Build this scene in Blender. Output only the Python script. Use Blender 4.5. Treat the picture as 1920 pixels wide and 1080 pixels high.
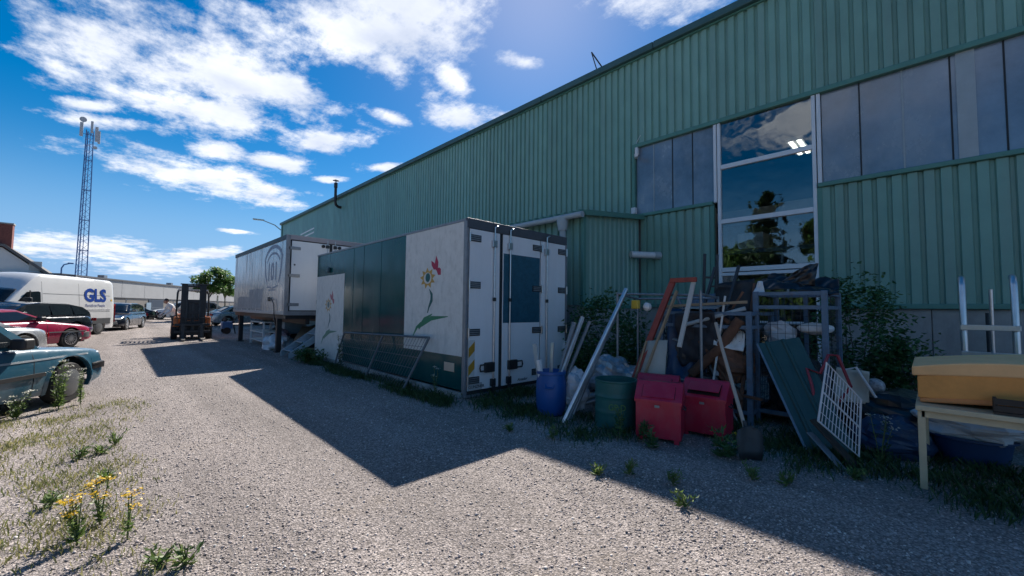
import bpy, bmesh, math, random
import numpy as np
from mathutils import Vector, Matrix, Euler
random.seed(7); rng = np.random.default_rng(7)
R = math.radians; PI = math.pi
for o in list(bpy.data.objects): bpy.data.objects.remove(o)
S = bpy.context.scene; COL = S.collection

# ------------------------------------------------------------------ camera
cd = bpy.data.cameras.new('camera'); cam = bpy.data.objects.new('camera', cd); COL.objects.link(cam)
pit, rol, yaw = 0.0508, 0.0117, 0.7719
F = Vector((math.sin(yaw)*math.cos(pit), math.cos(yaw)*math.cos(pit), math.sin(pit)))
Rt = Vector((math.cos(yaw), -math.sin(yaw), 0)); U = Rt.cross(F)
r_ = math.cos(rol)*Rt + math.sin(rol)*U; u_ = -math.sin(rol)*Rt + math.cos(rol)*U
m = Matrix((r_, u_, -F)).transposed().to_4x4(); m.translation = (0, 0, 1.4); cam.matrix_world = m
cd.sensor_width = 36; cd.lens = 766/1920*36; cd.clip_end = 3000; cd.clip_start = .05
S.camera = cam
# ------------------------------------------------------------------ light
SUN_AZ, SUN_EL = math.atan2(2.3, 2.09), math.atan2(2.8, math.hypot(2.3, 2.09))
sd = bpy.data.lights.new('sun', 'SUN'); sd.energy = 4.6; sd.angle = R(.53); sd.color = (1, .95, .88)
so = bpy.data.objects.new('sun', sd); COL.objects.link(so)
sdir = Vector((math.sin(SUN_AZ)*math.cos(SUN_EL), math.cos(SUN_AZ)*math.cos(SUN_EL), math.sin(SUN_EL)))
so.rotation_euler = sdir.to_track_quat('Z', 'Y').to_euler(); so.location = sdir*60
S.view_settings.view_transform = 'Standard'; S.view_settings.look = 'None'
S.view_settings.exposure = 0.82; S.view_settings.gamma = 1
# ------------------------------------------------------------------ sky with clouds
W = bpy.data.worlds.new('World'); S.world = W; W.use_nodes = True
nt = W.node_tree; nt.nodes.clear(); N = nt.nodes.new; LK = nt.links.new
def wm(op, a, b=None, c=None, cl=False):
    n = N('ShaderNodeMath'); n.operation = op; n.use_clamp = cl
    for i, q in enumerate((a, b, c)):
        if q is None: continue
        if isinstance(q, (int, float)): n.inputs[i].default_value = q
        else: LK(q, n.inputs[i])
    return n.outputs[0]
sky = N('ShaderNodeTexSky'); sky.sky_type = 'NISHITA'; sky.sun_disc = False
sky.sun_elevation = SUN_EL; sky.sun_rotation = SUN_AZ
sky.air_density = 1.0; sky.dust_density = .2; sky.ozone_density = 2.5
hs = N('ShaderNodeHueSaturation'); hs.inputs['Saturation'].default_value = 1.55; hs.inputs['Value'].default_value = .60
LK(sky.outputs[0], hs.inputs['Color'])
tc = N('ShaderNodeTexCoord'); sx = N('ShaderNodeSeparateXYZ'); LK(tc.outputs['Generated'], sx.inputs[0])
az = wm('ARCTAN2', sx.outputs[0], sx.outputs[1]); el = wm('ARCSINE', sx.outputs[2])
ae = N('ShaderNodeCombineXYZ'); LK(az, ae.inputs[0]); LK(el, ae.inputs[1])
# cloud plane coordinates for the texture of the clouds
zz = wm('ADD', sx.outputs[2], .10)
cu = N('ShaderNodeCombineXYZ'); LK(wm('DIVIDE', sx.outputs[0], zz), cu.inputs[0]); LK(wm('DIVIDE', sx.outputs[1], zz), cu.inputs[1])
def wnoise(scale, det, rough, vec, loc=(0,0,0), sc=(1,1,1), rot=0):
    mp = N('ShaderNodeMapping'); LK(vec, mp.inputs[0]); mp.inputs['Location'].default_value = loc
    mp.inputs['Scale'].default_value = sc; mp.inputs['Rotation'].default_value = (0, 0, rot)
    n = N('ShaderNodeTexNoise'); n.inputs['Scale'].default_value = scale; n.inputs['Detail'].default_value = det
    n.inputs['Roughness'].default_value = rough; LK(mp.outputs[0], n.inputs['Vector']); return n.outputs['Fac']
# the drifting bands: (azimuth, elevation, half length, half height, tilt) in degrees
CLOUDS = [(-2.9,24.1,6.5,2.6,10),(7.5,25.4,10.7,3.3,-5),(22,32.5,14,3.3,9),(27,36.6,12,3,9),(27,30.3,3,2,-32),(7.5,21.0,6.7,1.9,5),(13,25.3,6.2,2.3,4),(36.3,25.5,6,2.0,5),
          (27.2,24.6,3.3,.7,-11),(18.4,20.3,4.4,1.2,9),(7.9,17.2,2.5,.8,9),(14.6,17.1,3.8,.9,2),(7.5,13.9,9.5,1.4,-4),(19.5,16,2.2,.35,5),(25.7,18.3,3.4,.55,8),(-2.4,17.5,3.3,.5,9),
          (-2.5,18.8,2.2,.45,10),(36,29.3,3.3,1.3,-35),(45.8,31.8,3.5,.8,-7),(-3.1,5.4,5,1,1),(2.3,4.1,4.5,.8,-2),(7.2,5.8,3.2,.5,12),(9.8,8.6,2.1,.2,-1),(-4.7,21.4,2.4,.9,-4),
          (30,44,14,4,6),(66,38,10,3,-4),(88,27,11,2.6,6),(112,34,13,3.4,-6),(140,22,12,2.4,4),(-24,30,10,3,6),(-40,19,11,2,-4),(-58,33,14,3.5,5),(-85,22,12,2.4,-5),(-112,36,14,4,3),(-140,20,13,2.3,6),(165,38,15,4,-5),(-170,18,12,2,3)]
q = None
for a, e, l, hh, t in CLOUDS:
    mp = N('ShaderNodeMapping'); mp.vector_type = 'TEXTURE'; LK(ae.outputs[0], mp.inputs[0])
    mp.inputs['Location'].default_value = (R(a), R(e), 0); mp.inputs['Rotation'].default_value = (0, 0, R(t)); mp.inputs['Scale'].default_value = (R(l), R(hh*1.28), 1)
    ln = N('ShaderNodeVectorMath'); ln.operation = 'LENGTH'; LK(mp.outputs[0], ln.inputs[0])
    q = ln.outputs['Value'] if q is None else wm('SMOOTH_MIN', q, ln.outputs['Value'], .25)
n1 = wnoise(3.0, 12, .66, cu.outputs[0], (3.1, .4, 0), (1, 1, 1)); n2 = wnoise(.9, 4, .5, cu.outputs[0], (7.7, 2.2, 0))
n3 = wnoise(8, 9, .68, cu.outputs[0], (1, 5, 0), (1.0, .5, 1), .5)
dens = wm('ADD', wm('SUBTRACT', 1.0, q), wm('ADD', wm('MULTIPLY', wm('SUBTRACT', n1, .5), 3.3), wm('ADD', wm('MULTIPLY', wm('SUBTRACT', n2, .5), .8), wm('MULTIPLY', wm('SUBTRACT', n3, .5), 1.7))))
mr = N('ShaderNodeMapRange'); mr.interpolation_type = 'SMOOTHSTEP'; LK(dens, mr.inputs[0]); mr.inputs[1].default_value = -.25; mr.inputs[2].default_value = .7
mask = wm('MULTIPLY', mr.outputs[0], .95)
# pale blue air low over the horizon
hz = N('ShaderNodeMapRange'); hz.interpolation_type = 'SMOOTHERSTEP'; LK(el, hz.inputs[0]); hz.inputs[1].default_value = -.02; hz.inputs[2].default_value = .34; hz.inputs[3].default_value = .93; hz.inputs[4].default_value = 0
air = N('ShaderNodeMix'); air.data_type = 'RGBA'; LK(hz.outputs[0], air.inputs[0]); LK(hs.outputs[0], air.inputs[6]); air.inputs[7].default_value = (1.5, 2.8, 4.9, 1)
shade = N('ShaderNodeMapRange'); LK(wnoise(3.1, 5, .55, cu.outputs[0], (3.4, .7, 0)), shade.inputs[0])
shade.inputs[1].default_value = .3; shade.inputs[2].default_value = .7
ccol = N('ShaderNodeMix'); ccol.data_type = 'RGBA'; LK(shade.outputs[0], ccol.inputs[0])
ccol.inputs[6].default_value = (4.2, 4.6, 5.5, 1); ccol.inputs[7].default_value = (7.2, 7.3, 7.5, 1)
mx = N('ShaderNodeMix'); mx.data_type = 'RGBA'; LK(mask, mx.inputs[0]); LK(air.outputs[2], mx.inputs[6]); LK(ccol.outputs[2], mx.inputs[7])
bg = N('ShaderNodeBackground'); bg.inputs[1].default_value = .10; LK(mx.outputs[2], bg.inputs[0])
wo = N('ShaderNodeOutputWorld'); LK(bg.outputs[0], wo.inputs[0])

# ------------------------------------------------------------------ materials
MATS = {}
def mat(name, col, rough=.6, metal=0., var=.12, scale=6, bump=0., bscale=80, spec=.5, coat=0., dirt=None, dirt_amt=0., dscale=(3,3,3), emit=0.):
    if name in MATS: return MATS[name]
    M = bpy.data.materials.new(name); M.use_nodes = True; t = M.node_tree; b = t.nodes['Principled BSDF']
    nn, ll = t.nodes.new, t.links.new
    b.inputs['Roughness'].default_value = rough; b.inputs['Metallic'].default_value = metal
    b.inputs['Specular IOR Level'].default_value = spec; b.inputs['Coat Weight'].default_value = coat; b.inputs['Coat Roughness'].default_value = .06
    c = nn('ShaderNodeTexCoord'); no = nn('ShaderNodeTexNoise'); no.inputs['Scale'].default_value = scale; no.inputs['Detail'].default_value = 6; no.inputs['Roughness'].default_value = .65
    ll(c.outputs['Object'], no.inputs['Vector'])
    mp = nn('ShaderNodeMapRange'); ll(no.outputs['Fac'], mp.inputs[0]); mp.inputs[1].default_value = .25; mp.inputs[2].default_value = .75
    mp.inputs[3].default_value = 1-var; mp.inputs[4].default_value = 1+var*.6
    mu = nn('ShaderNodeMix'); mu.data_type = 'RGBA'; mu.blend_type = 'MULTIPLY'; mu.inputs[0].default_value = 1
    mu.inputs[6].default_value = (*col, 1); ll(mp.outputs[0], mu.inputs[7]); out = mu.outputs[2]
    if dirt:
        dm = nn('ShaderNodeMapping'); ll(c.outputs['Object'], dm.inputs[0]); dm.inputs['Scale'].default_value = dscale
        dn = nn('ShaderNodeTexNoise'); dn.inputs['Scale'].default_value = 1; dn.inputs['Detail'].default_value = 8; dn.inputs['Roughness'].default_value = .7; ll(dm.outputs[0], dn.inputs['Vector'])
        dr = nn('ShaderNodeMapRange'); ll(dn.outputs['Fac'], dr.inputs[0]); dr.inputs[1].default_value = .48; dr.inputs[2].default_value = .72; dr.inputs[4].default_value = dirt_amt
        dx = nn('ShaderNodeMix'); dx.data_type = 'RGBA'; ll(dr.outputs[0], dx.inputs[0]); ll(out, dx.inputs[6]); dx.inputs[7].default_value = (*dirt, 1); out = dx.outputs[2]
        rr = nn('ShaderNodeMath'); rr.operation = 'MULTIPLY_ADD'; ll(dr.outputs[0], rr.inputs[0]); rr.inputs[1].default_value = .4; rr.inputs[2].default_value = rough; rr.use_clamp = True
        ll(rr.outputs[0], b.inputs['Roughness'])
    ll(out, b.inputs['Base Color'])
    if bump:
        bn = nn('ShaderNodeTexNoise'); bn.inputs['Scale'].default_value = bscale; bn.inputs['Detail'].default_value = 4; ll(c.outputs['Object'], bn.inputs['Vector'])
        bb = nn('ShaderNodeBump'); bb.inputs['Strength'].default_value = bump; bb.inputs['Distance'].default_value = .01; ll(bn.outputs['Fac'], bb.inputs['Height']); ll(bb.outputs[0], b.inputs['Normal'])
    if emit:
        b.inputs['Emission Color'].default_value = (*col, 1); b.inputs['Emission Strength'].default_value = emit
    if name == 'green_cladding':   # each sheet has faded a little differently
        oi = nn('ShaderNodeObjectInfo'); om = nn('ShaderNodeMapRange'); ll(oi.outputs['Random'], om.inputs[0]); om.inputs[3].default_value = .90; om.inputs[4].default_value = 1.08
        o2 = nn('ShaderNodeMix'); o2.data_type = 'RGBA'; o2.blend_type = 'MULTIPLY'; o2.inputs[0].default_value = 1; ll(out, o2.inputs[6]); ll(om.outputs[0], o2.inputs[7]); ll(o2.outputs[2], b.inputs['Base Color'])
    MATS[name] = M; return M
def glass(name, tint=(.85,.9,.92), rough=.0, amt=1.0):
    if name in MATS: return MATS[name]
    M = bpy.data.materials.new(name); M.use_nodes = True; t = M.node_tree; t.nodes.clear(); nn, ll = t.nodes.new, t.links.new
    tr = nn('ShaderNodeBsdfTransparent'); tr.inputs[0].default_value = (*tint, 1)
    gl = nn('ShaderNodeBsdfGlossy'); gl.inputs['Roughness'].default_value = rough; gl.inputs['Color'].default_value = (1,1,1,1)
    wn = nn('ShaderNodeTexNoise'); wn.inputs['Scale'].default_value = 1.6; wc = nn('ShaderNodeTexCoord'); ll(wc.outputs['Object'], wn.inputs['Vector']); wb_ = nn('ShaderNodeBump'); wb_.inputs['Strength'].default_value = .12; wb_.inputs['Distance'].default_value = .05; ll(wn.outputs['Fac'], wb_.inputs['Height']); ll(wb_.outputs[0], gl.inputs['Normal'])
    fr = nn('ShaderNodeFresnel'); fr.inputs[0].default_value = 1.75
    mm = nn('ShaderNodeMath'); mm.operation = 'MULTIPLY'; mm.inputs[1].default_value = amt; mm.use_clamp = True; ll(fr.outputs[0], mm.inputs[0])
    ms = nn('ShaderNodeMixShader'); ll(mm.outputs[0], ms.inputs[0]); ll(tr.outputs[0], ms.inputs[1]); ll(gl.outputs[0], ms.inputs[2])
    oo = nn('ShaderNodeOutputMaterial'); ll(ms.outputs[0], oo.inputs[0]); MATS[name] = M; return M
def leafmat(name, c1, c2, trans=.35):
    if name in MATS: return MATS[name]
    M = bpy.data.materials.new(name); M.use_nodes = True; t = M.node_tree; b = t.nodes['Principled BSDF']; nn, ll = t.nodes.new, t.links.new
    g = nn('ShaderNodeNewGeometry'); mx_ = nn('ShaderNodeMix'); mx_.data_type = 'RGBA'; ll(g.outputs['Random Per Island'], mx_.inputs[0])
    mx_.inputs[6].default_value = (*c1, 1); mx_.inputs[7].default_value = (*c2, 1); ll(mx_.outputs[2], b.inputs['Base Color']); b.inputs['Roughness'].default_value = .5
    tl = nn('ShaderNodeBsdfTranslucent'); ll(mx_.outputs[2], tl.inputs[0])
    ms = nn('ShaderNodeMixShader'); ms.inputs[0].default_value = trans; ll(b.outputs[0], ms.inputs[1]); ll(tl.outputs[0], ms.inputs[2])
    ll(ms.outputs[0], t.nodes['Material Output'].inputs[0]); MATS[name] = M; return M

green_clad = mat('green_cladding', (.20,.37,.305), .30, 0, .14, 1.2, .10, 2.5, .5, 0, (.22,.29,.26), .4, (2,2.4,.22))
green_trim = mat('green_trim', (.09,.24,.195), .4, 0, .12, 3)
green_dk = mat('dark_eave_green', (.05,.12,.12), .45, 0, .2, 2)
white_fr = mat('white_frame', (.72,.74,.76), .4, 0, .06, 4)
concrete = mat('concrete', (.36,.355,.34), .9, 0, .22, 2.2, .25, 40, .3, 0, (.17,.165,.16), .6, (2.5,2.5,.8))
band_gl = mat('wired_glass', (.19,.25,.32), .16, 0, .5, .7, .05, 2.2, .8, .35, (.33,.37,.40), .6, (.9,.9,.6))
alu = mat('aluminium', (.62,.63,.64), .33, .9, .12, 12, .05, 60)
galv = mat('galvanised_steel', (.27,.29,.31), .48, .65, .25, 18, .05, 80)
dksteel = mat('dark_steel', (.05,.055,.06), .5, .5, .3, 8)
blacksteel = mat('black_painted_steel', (.018,.018,.02), .45, 0, .3, 8)
rubber = mat('rubber', (.018,.018,.018), .8, 0, .2, 20)
blackpl = mat('black_plastic', (.022,.022,.024), .5, 0, .15, 10)
white_box = mat('white_panel', (.78,.79,.80), .38, 0, .05, 2, .02, 50, .5, 0, (.42,.41,.39), .16, (4,4,.6))
white_old = mat('weathered_white_panel', (.70,.69,.66), .55, 0, .10, 5, .04, 60, .4, 0, (.34,.34,.31), .42, (9,9,5))
teal = mat('dark_teal_paint', (.004,.072,.074), .13, 0, .2, 1.5, .025, 3, .26, .0, (.03,.11,.11), .5, (1.5,1.5,.5))
teal_dec = mat('crackled_teal_sticker', (.02,.10,.15), .4, 0, .35, 14, .9, 26)
boxalu = mat('streaked_alloy_panel', (.60,.60,.605), .2, .45, .14, 3, .03, 14, .5, 0, (.20,.19,.19), .85, (7,7,.5))
rail_grey = mat('grey_edge_rail', (.26,.27,.29), .45, .4, .2, 8)
gasket = mat('rubber_gasket', (.02,.025,.03), .7)
chrome = mat('lock_rod_steel', (.55,.56,.57), .28, .9, .2, 20)
rust = mat('rusty_steel', (.16,.075,.045), .85, 0, .45, 9, .3, 50)
pvc = mat('grey_pvc', (.36,.41,.43), .45)
white_pl = mat('white_plastic', (.7,.7,.7), .4)
red_bin = mat('red_bin_paint', (.46,.014,.048), .38, 0, .15, 5, .02, 60, .5, 0, (.42,.09,.11), .45, (9,9,5))
wood = mat('weathered_wood', (.34,.25,.16), .8, 0, .3, 7, .1, 70)
wood_dk = mat('dark_wood', (.05,.038,.03), .8, 0, .4, 8, .1, 60)
beige = mat('beige_steel', (.55,.46,.30), .5, 0, .15, 6)
foam_y = mat('yellow_foam', (.86,.52,.25), .9, 0, .14, 5, .12, 120)
foam_o = mat('orange_foam', (.66,.27,.10), .9, 0, .14, 5, .12, 120)
blue_dr = mat('blue_plastic_drum', (.004,.075,.28), .42, 0, .15, 5)
green_dr = mat('green_steel_drum', (.01,.12,.115), .45, 0, .25, 5, .05, 40, .5, 0, (.06,.05,.04), .5, (5,5,5))
redchan = mat('red_oxide_steel', (.30,.055,.038), .6, 0, .3, 9, .1, 60)
bluesteel = mat('blue_grey_cage_paint', (.12,.19,.27), .6, 0, .3, 10, .05, 60, .5, 0, (.14,.08,.05), .5, (8,8,8))
greenmetal = mat('dark_green_sheet', (.04,.085,.075), .3, 0, .2, 4, .02, 30, .5, .15)
blackfilm = mat('black_film', (.012,.013,.016), .28, 0, .2, 5)
pbag = mat('clear_plastic_sheet', (.55,.57,.6), .25, 0, .2, 9, .1, 20)
cardboard = mat('cardboard', (.24,.17,.11), .9, 0, .2, 6)
redtube = mat('red_tube', (.3,.03,.05), .4)
whitewire = mat('white_coated_wire', (.66,.67,.69), .4)

# ------------------------------------------------------------------ mesh helpers
class MB:
    def __init__(s, off=(0,0,0)): s.v, s.f, s.o = [], [], Vector(off)
    def add(s, vs, fs):
        b = len(s.v); s.v += [Vector(p)-s.o for p in vs]; s.f += [tuple(b+i for i in f) for f in fs]; return s
    def box(s, lo, hi):
        x0,y0,z0 = lo; x1,y1,z1 = hi
        return s.add([(x0,y0,z0),(x1,y0,z0),(x1,y1,z0),(x0,y1,z0),(x0,y0,z1),(x1,y0,z1),(x1,y1,z1),(x0,y1,z1)],
                     [(0,3,2,1),(4,5,6,7),(0,1,5,4),(1,2,6,5),(2,3,7,6),(3,0,4,7)])
    def bar(s, a, b, w, h=None, up=(0,0,1)):
        a, b = Vector(a), Vector(b); h = h or w; d = (b-a).normalized(); up = Vector(up)
        if abs(d.dot(up)) > .97: up = Vector((1,0,0)) if abs(d.x) < .9 else Vector((0,1,0))
        x = d.cross(up).normalized()*w/2; y = x.cross(d).normalized()*h/2
        vs = [p+i*x+j*y for p in (a,b) for i,j in ((-1,-1),(1,-1),(1,1),(-1,1))]
        return s.add(vs, [(0,3,2,1),(4,5,6,7),(0,1,5,4),(1,2,6,5),(2,3,7,6),(3,0,4,7)])
    def tube(s, pts, r, n=8, caps=True, r1=None):
        pts = [Vector(p) for p in pts]; rings = []; prev = None; K = len(pts)
        for i, p in enumerate(pts):
            d = (pts[min(i+1,K-1)]-pts[max(i-1,0)]).normalized()
            if prev is None:
                x = d.orthogonal().normalized()
            else:
                x = (prev - d*prev.dot(d)).normalized()
            prev = x; y = d.cross(x); rr = r if r1 is None else r+(r1-r)*i/(K-1)
            rings.append([p+rr*(math.cos(2*PI*k/n)*x+math.sin(2*PI*k/n)*y) for k in range(n)])
        vs = [q for g in rings for q in g]; fs = []
        for i in range(K-1):
            for k in range(n): fs.append((i*n+k, i*n+(k+1)%n, (i+1)*n+(k+1)%n, (i+1)*n+k))
        if caps: fs += [tuple(range(n-1,-1,-1)), tuple((K-1)*n+k for k in range(n))]
        return s.add(vs, fs)
    def lathe(s, prof, c=(0,0,0), axis=(0,0,1), n=24, caps=True):
        c, ax = Vector(c), Vector(axis).normalized(); x = ax.orthogonal().normalized(); y = ax.cross(x)
        vs = [c+ax*h+rr*(math.cos(2*PI*k/n)*x+math.sin(2*PI*k/n)*y) for rr, h in prof for k in range(n)]; fs = []
        for i in range(len(prof)-1):
            for k in range(n): fs.append((i*n+k, i*n+(k+1)%n, (i+1)*n+(k+1)%n, (i+1)*n+k))
        if caps: fs += [tuple(range(n-1,-1,-1)), tuple((len(prof)-1)*n+k for k in range(n))]
        return s.add(vs, fs)
    def prism(s, poly, fn, d):
        n = len(poly); vs = [fn(u,v,0) for u,v in poly]+[fn(u,v,d) for u,v in poly]
        return s.add(vs, [tuple(range(n-1,-1,-1)), tuple(range(n,2*n))]+[(i,(i+1)%n,n+(i+1)%n,n+i) for i in range(n)])
    def build(s, name, material, parent=None, smooth=False, bevel=0, seg=2, solid=0):
        me = bpy.data.meshes.new(name); me.from_pydata([tuple(p) for p in s.v], [], s.f); me.validate()
        b = bmesh.new(); b.from_mesh(me); bmesh.ops.recalc_face_normals(b, faces=b.faces)
        if smooth:
            for f in b.faces: f.smooth = True
            for e in b.edges:
                if len(e.link_faces) == 2 and e.calc_face_angle(0) > R(38): e.smooth = False
        b.to_mesh(me); b.free(); me.materials.append(material)
        o = bpy.data.objects.new(name, me); COL.objects.link(o)
        if parent is None: o.location = s.o
        else: o.parent = parent
        if bevel:
            md = o.modifiers.new('bevel', 'BEVEL'); md.width = bevel; md.segments = seg; md.limit_method = 'ANGLE'; md.angle_limit = R(40)
        if solid:
            md = o.modifiers.new('solid', 'SOLIDIFY'); md.thickness = solid
        return o
def tag(o, label=None, cat=None, group=None, kind=None):
    for k, v in (('label',label),('category',cat),('group',group),('kind',kind)):
        if v: o[k] = v
    return o
def thing(name, label, cat, loc=(0,0,0), rz=0, group=None):
    o = bpy.data.objects.new(name, None); COL.objects.link(o); o.location = loc; o.rotation_euler = (0,0,rz); o.empty_display_size = .2
    return tag(o, label, cat, group)
def dup(root, loc, rz=None, label=None, group=None):
    def cp(o, par):
        c = o.copy(); COL.objects.link(c); c.parent = par
        for ch in o.children: cp(ch, c)
        return c
    c = cp(root, None); c.location = loc
    if rz is not None: c.rotation_euler = (0,0,rz)
    if label: c['label'] = label
    if group: c['group'] = group
    return c
def inst(o, parent, loc):
    c = o.copy(); COL.objects.link(c); c.parent = parent; c.location = loc; return c
def text(body, size, mw, material, parent, name='lettering', bold=0., shear=0., space=1.):
    cu_ = bpy.data.curves.new('t', 'FONT'); cu_.body = body; cu_.size = size; cu_.extrude = .0012; cu_.offset = bold; cu_.shear = shear; cu_.space_character = space; cu_.resolution_u = 3
    t = bpy.data.objects.new('t', cu_); COL.objects.link(t); bpy.context.view_layer.update()
    me = bpy.data.meshes.new_from_object(t.evaluated_get(bpy.context.evaluated_depsgraph_get())); me.name = name
    bpy.data.objects.remove(t); me.transform(mw); me.materials.clear(); me.materials.append(material)
    o = bpy.data.objects.new(name, me); COL.objects.link(o); o.parent = parent; return o
def npobj(name, V, Fc, material, parent=None, loc=(0,0,0), smooth=False):
    V = np.asarray(V, float).reshape(-1,3); Fc = np.asarray(Fc, int); k = Fc.shape[1]
    me = bpy.data.meshes.new(name); me.vertices.add(len(V)); me.vertices.foreach_set('co', V.ravel())
    me.loops.add(Fc.size); me.loops.foreach_set('vertex_index', Fc.ravel().astype(np.int32))
    me.polygons.add(len(Fc)); me.polygons.foreach_set('loop_start', (np.arange(len(Fc))*k).astype(np.int32))
    if smooth: me.polygons.foreach_set('use_smooth', np.ones(len(Fc), bool))
    me.update(calc_edges=True); me.validate(); me.materials.append(material)
    o = bpy.data.objects.new(name, me); COL.objects.link(o)
    if parent: o.parent = parent
    o.location = loc; return o
def rotm(az_, tilt, roll):  # arrays -> (n,3,3) local axes: x width, y length, z normal
    ca, sa, ct, st = np.cos(az_), np.sin(az_), np.cos(tilt), np.sin(tilt)
    y = np.stack([ca*ct, sa*ct, st], 1); h = np.stack([-sa, ca, 0*ca], 1); z0 = np.cross(h, y)
    x = h*np.cos(roll)[:,None]+z0*np.sin(roll)[:,None]; return x, y, np.cross(x, y)
def leaves(P, size, az_=None, tilt=None, asp=.5, fold=.15):
    n = len(P); size = np.broadcast_to(size, n)[:,None]
    az_ = rng.uniform(0, 2*PI, n) if az_ is None else az_; tilt = rng.uniform(-.9, .5, n) if tilt is None else tilt
    x, y, z = rotm(az_, tilt, rng.uniform(-.8, .8, n))
    V = np.stack([P, P+y*size*.45+x*size*asp*.5+z*size*fold, P+y*size-z*size*fold*.5, P+y*size*.45-x*size*asp*.5+z*size*fold], 1)
    return V.reshape(-1,3), np.arange(4*n).reshape(n,4)

# ================================================================== GROUND
def gravel_mat():
    M = bpy.data.materials.new('gravel'); M.use_nodes = True; t = M.node_tree; b = t.nodes['Principled BSDF']; nn, ll = t.nodes.new, t.links.new
    c = nn('ShaderNodeTexCoord')
    def vor(sc):
        v = nn('ShaderNodeTexVoronoi'); v.inputs['Scale'].default_value = sc; v.inputs['Randomness'].default_value = 1; ll(c.outputs['Object'], v.inputs['Vector']); return v
    v1, v2 = vor(66), vor(150)
    sp = nn('ShaderNodeSeparateColor'); ll(v1.outputs['Color'], sp.inputs[0]); sp2 = nn('ShaderNodeSeparateColor'); ll(v2.outputs['Color'], sp2.inputs[0])
    cr = nn('ShaderNodeValToRGB'); ll(sp.outputs[0], cr.inputs[0]); e = cr.color_ramp.elements
    e[0].position = 0; e[0].color = (0.222,0.187,0.173,1); e[1].position = 1; e[1].color = (0.725,0.626,0.573,1)
    k = e.new(.5); k.color = (0.443,0.380,0.352,1); k = e.new(.85); k.color = (0.585,0.503,0.462,1)
    cr2 = nn('ShaderNodeValToRGB'); ll(sp2.outputs[1], cr2.inputs[0]); e = cr2.color_ramp.elements; e[0].color = (0.187,0.163,0.148,1); e[1].color = (0.514,0.447,0.403,1)
    mx_ = nn('ShaderNodeMix'); mx_.data_type = 'RGBA'; mx_.inputs[0].default_value = .4; ll(cr.outputs[0], mx_.inputs[6]); ll(cr2.outputs[0], mx_.inputs[7])
    n = nn('ShaderNodeTexNoise'); n.inputs['Scale'].default_value = .55; n.inputs['Detail'].default_value = 7; n.inputs['Roughness'].default_value = .6; ll(c.outputs['Object'], n.inputs['Vector'])
    mr_ = nn('ShaderNodeMapRange'); ll(n.outputs['Fac'], mr_.inputs[0]); mr_.inputs[1].default_value = .3; mr_.inputs[2].default_value = .7; mr_.inputs[3].default_value = .78; mr_.inputs[4].default_value = 1.12
    tm = nn('ShaderNodeMapping'); ll(c.outputs['Object'], tm.inputs[0]); tm.inputs['Scale'].default_value = (1.1,.07,1); tm.inputs['Rotation'].default_value = (0,0,.06); tn = nn('ShaderNodeTexNoise'); tn.inputs['Scale'].default_value = 1.3; tn.inputs['Detail'].default_value = 4; ll(tm.outputs[0], tn.inputs['Vector'])
    tr2 = nn('ShaderNodeMapRange'); ll(tn.outputs['Fac'], tr2.inputs[0]); tr2.inputs[1].default_value = .35; tr2.inputs[2].default_value = .65; tr2.inputs[3].default_value = .72; tr2.inputs[4].default_value = 1.10
    tmu = nn('ShaderNodeMath'); tmu.operation = 'MULTIPLY'; ll(mr_.outputs[0], tmu.inputs[0]); ll(tr2.outputs[0], tmu.inputs[1])
    mu = nn('ShaderNodeMix'); mu.data_type = 'RGBA'; mu.blend_type = 'MULTIPLY'; mu.inputs[0].default_value = 1; ll(mx_.outputs[2], mu.inputs[6]); ll(tmu.outputs[0], mu.inputs[7])
    jr = nn('ShaderNodeMapRange'); ll(v1.outputs['Distance'], jr.inputs[0]); jr.inputs[1].default_value = .42; jr.inputs[2].default_value = .72; jr.inputs[4].default_value = .6
    jm = nn('ShaderNodeMix'); jm.data_type = 'RGBA'; ll(jr.outputs[0], jm.inputs[0]); ll(mu.outputs[2], jm.inputs[6]); jm.inputs[7].default_value = (0.096,0.082,0.071,1)
    # earth showing through in patches
    n2 = nn('ShaderNodeTexNoise'); n2.inputs['Scale'].default_value = 1.1; n2.inputs['Detail'].default_value = 8; n2.inputs['Roughness'].default_value = .7; ll(c.outputs['Object'], n2.inputs['Vector'])
    m2 = nn('ShaderNodeMapRange'); ll(n2.outputs['Fac'], m2.inputs[0]); m2.inputs[1].default_value = .56; m2.inputs[2].default_value = .74; m2.inputs[4].default_value = .65
    mu2 = nn('ShaderNodeMix'); mu2.data_type = 'RGBA'; ll(m2.outputs[0], mu2.inputs[0]); ll(jm.outputs[2], mu2.inputs[6]); mu2.inputs[7].default_value = (0.222,0.180,0.141,1)
    ll(mu2.outputs[2], b.inputs['Base Color']); b.inputs['Roughness'].default_value = .85; b.inputs['Specular IOR Level'].default_value = .25
    h1 = nn('ShaderNodeMath'); h1.operation = 'MULTIPLY_ADD'; ll(v1.outputs['Distance'], h1.inputs[0]); h1.inputs[1].default_value = -1.0; ll(sp.outputs[1], h1.inputs[2])
    h2 = nn('ShaderNodeMath'); h2.operation = 'MULTIPLY_ADD'; ll(v2.outputs['Distance'], h2.inputs[0]); h2.inputs[1].default_value = -.6; ll(h1.outputs[0], h2.inputs[2])
    bp = nn('ShaderNodeBump'); bp.inputs['Strength'].default_value = .75; bp.inputs['Distance'].default_value = .012; ll(h2.outputs[0], bp.inputs['Height']); ll(bp.outputs[0], b.inputs['Normal'])
    return M
GR = gravel_mat()
g = MB(); g.add([(-900,-900,0),(900,-900,0),(900,900,0),(-900,900,0)], [(0,1,2,3)])
tag(g.build('ground', GR), 'grey gravel yard', None, None, 'structure')
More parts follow.
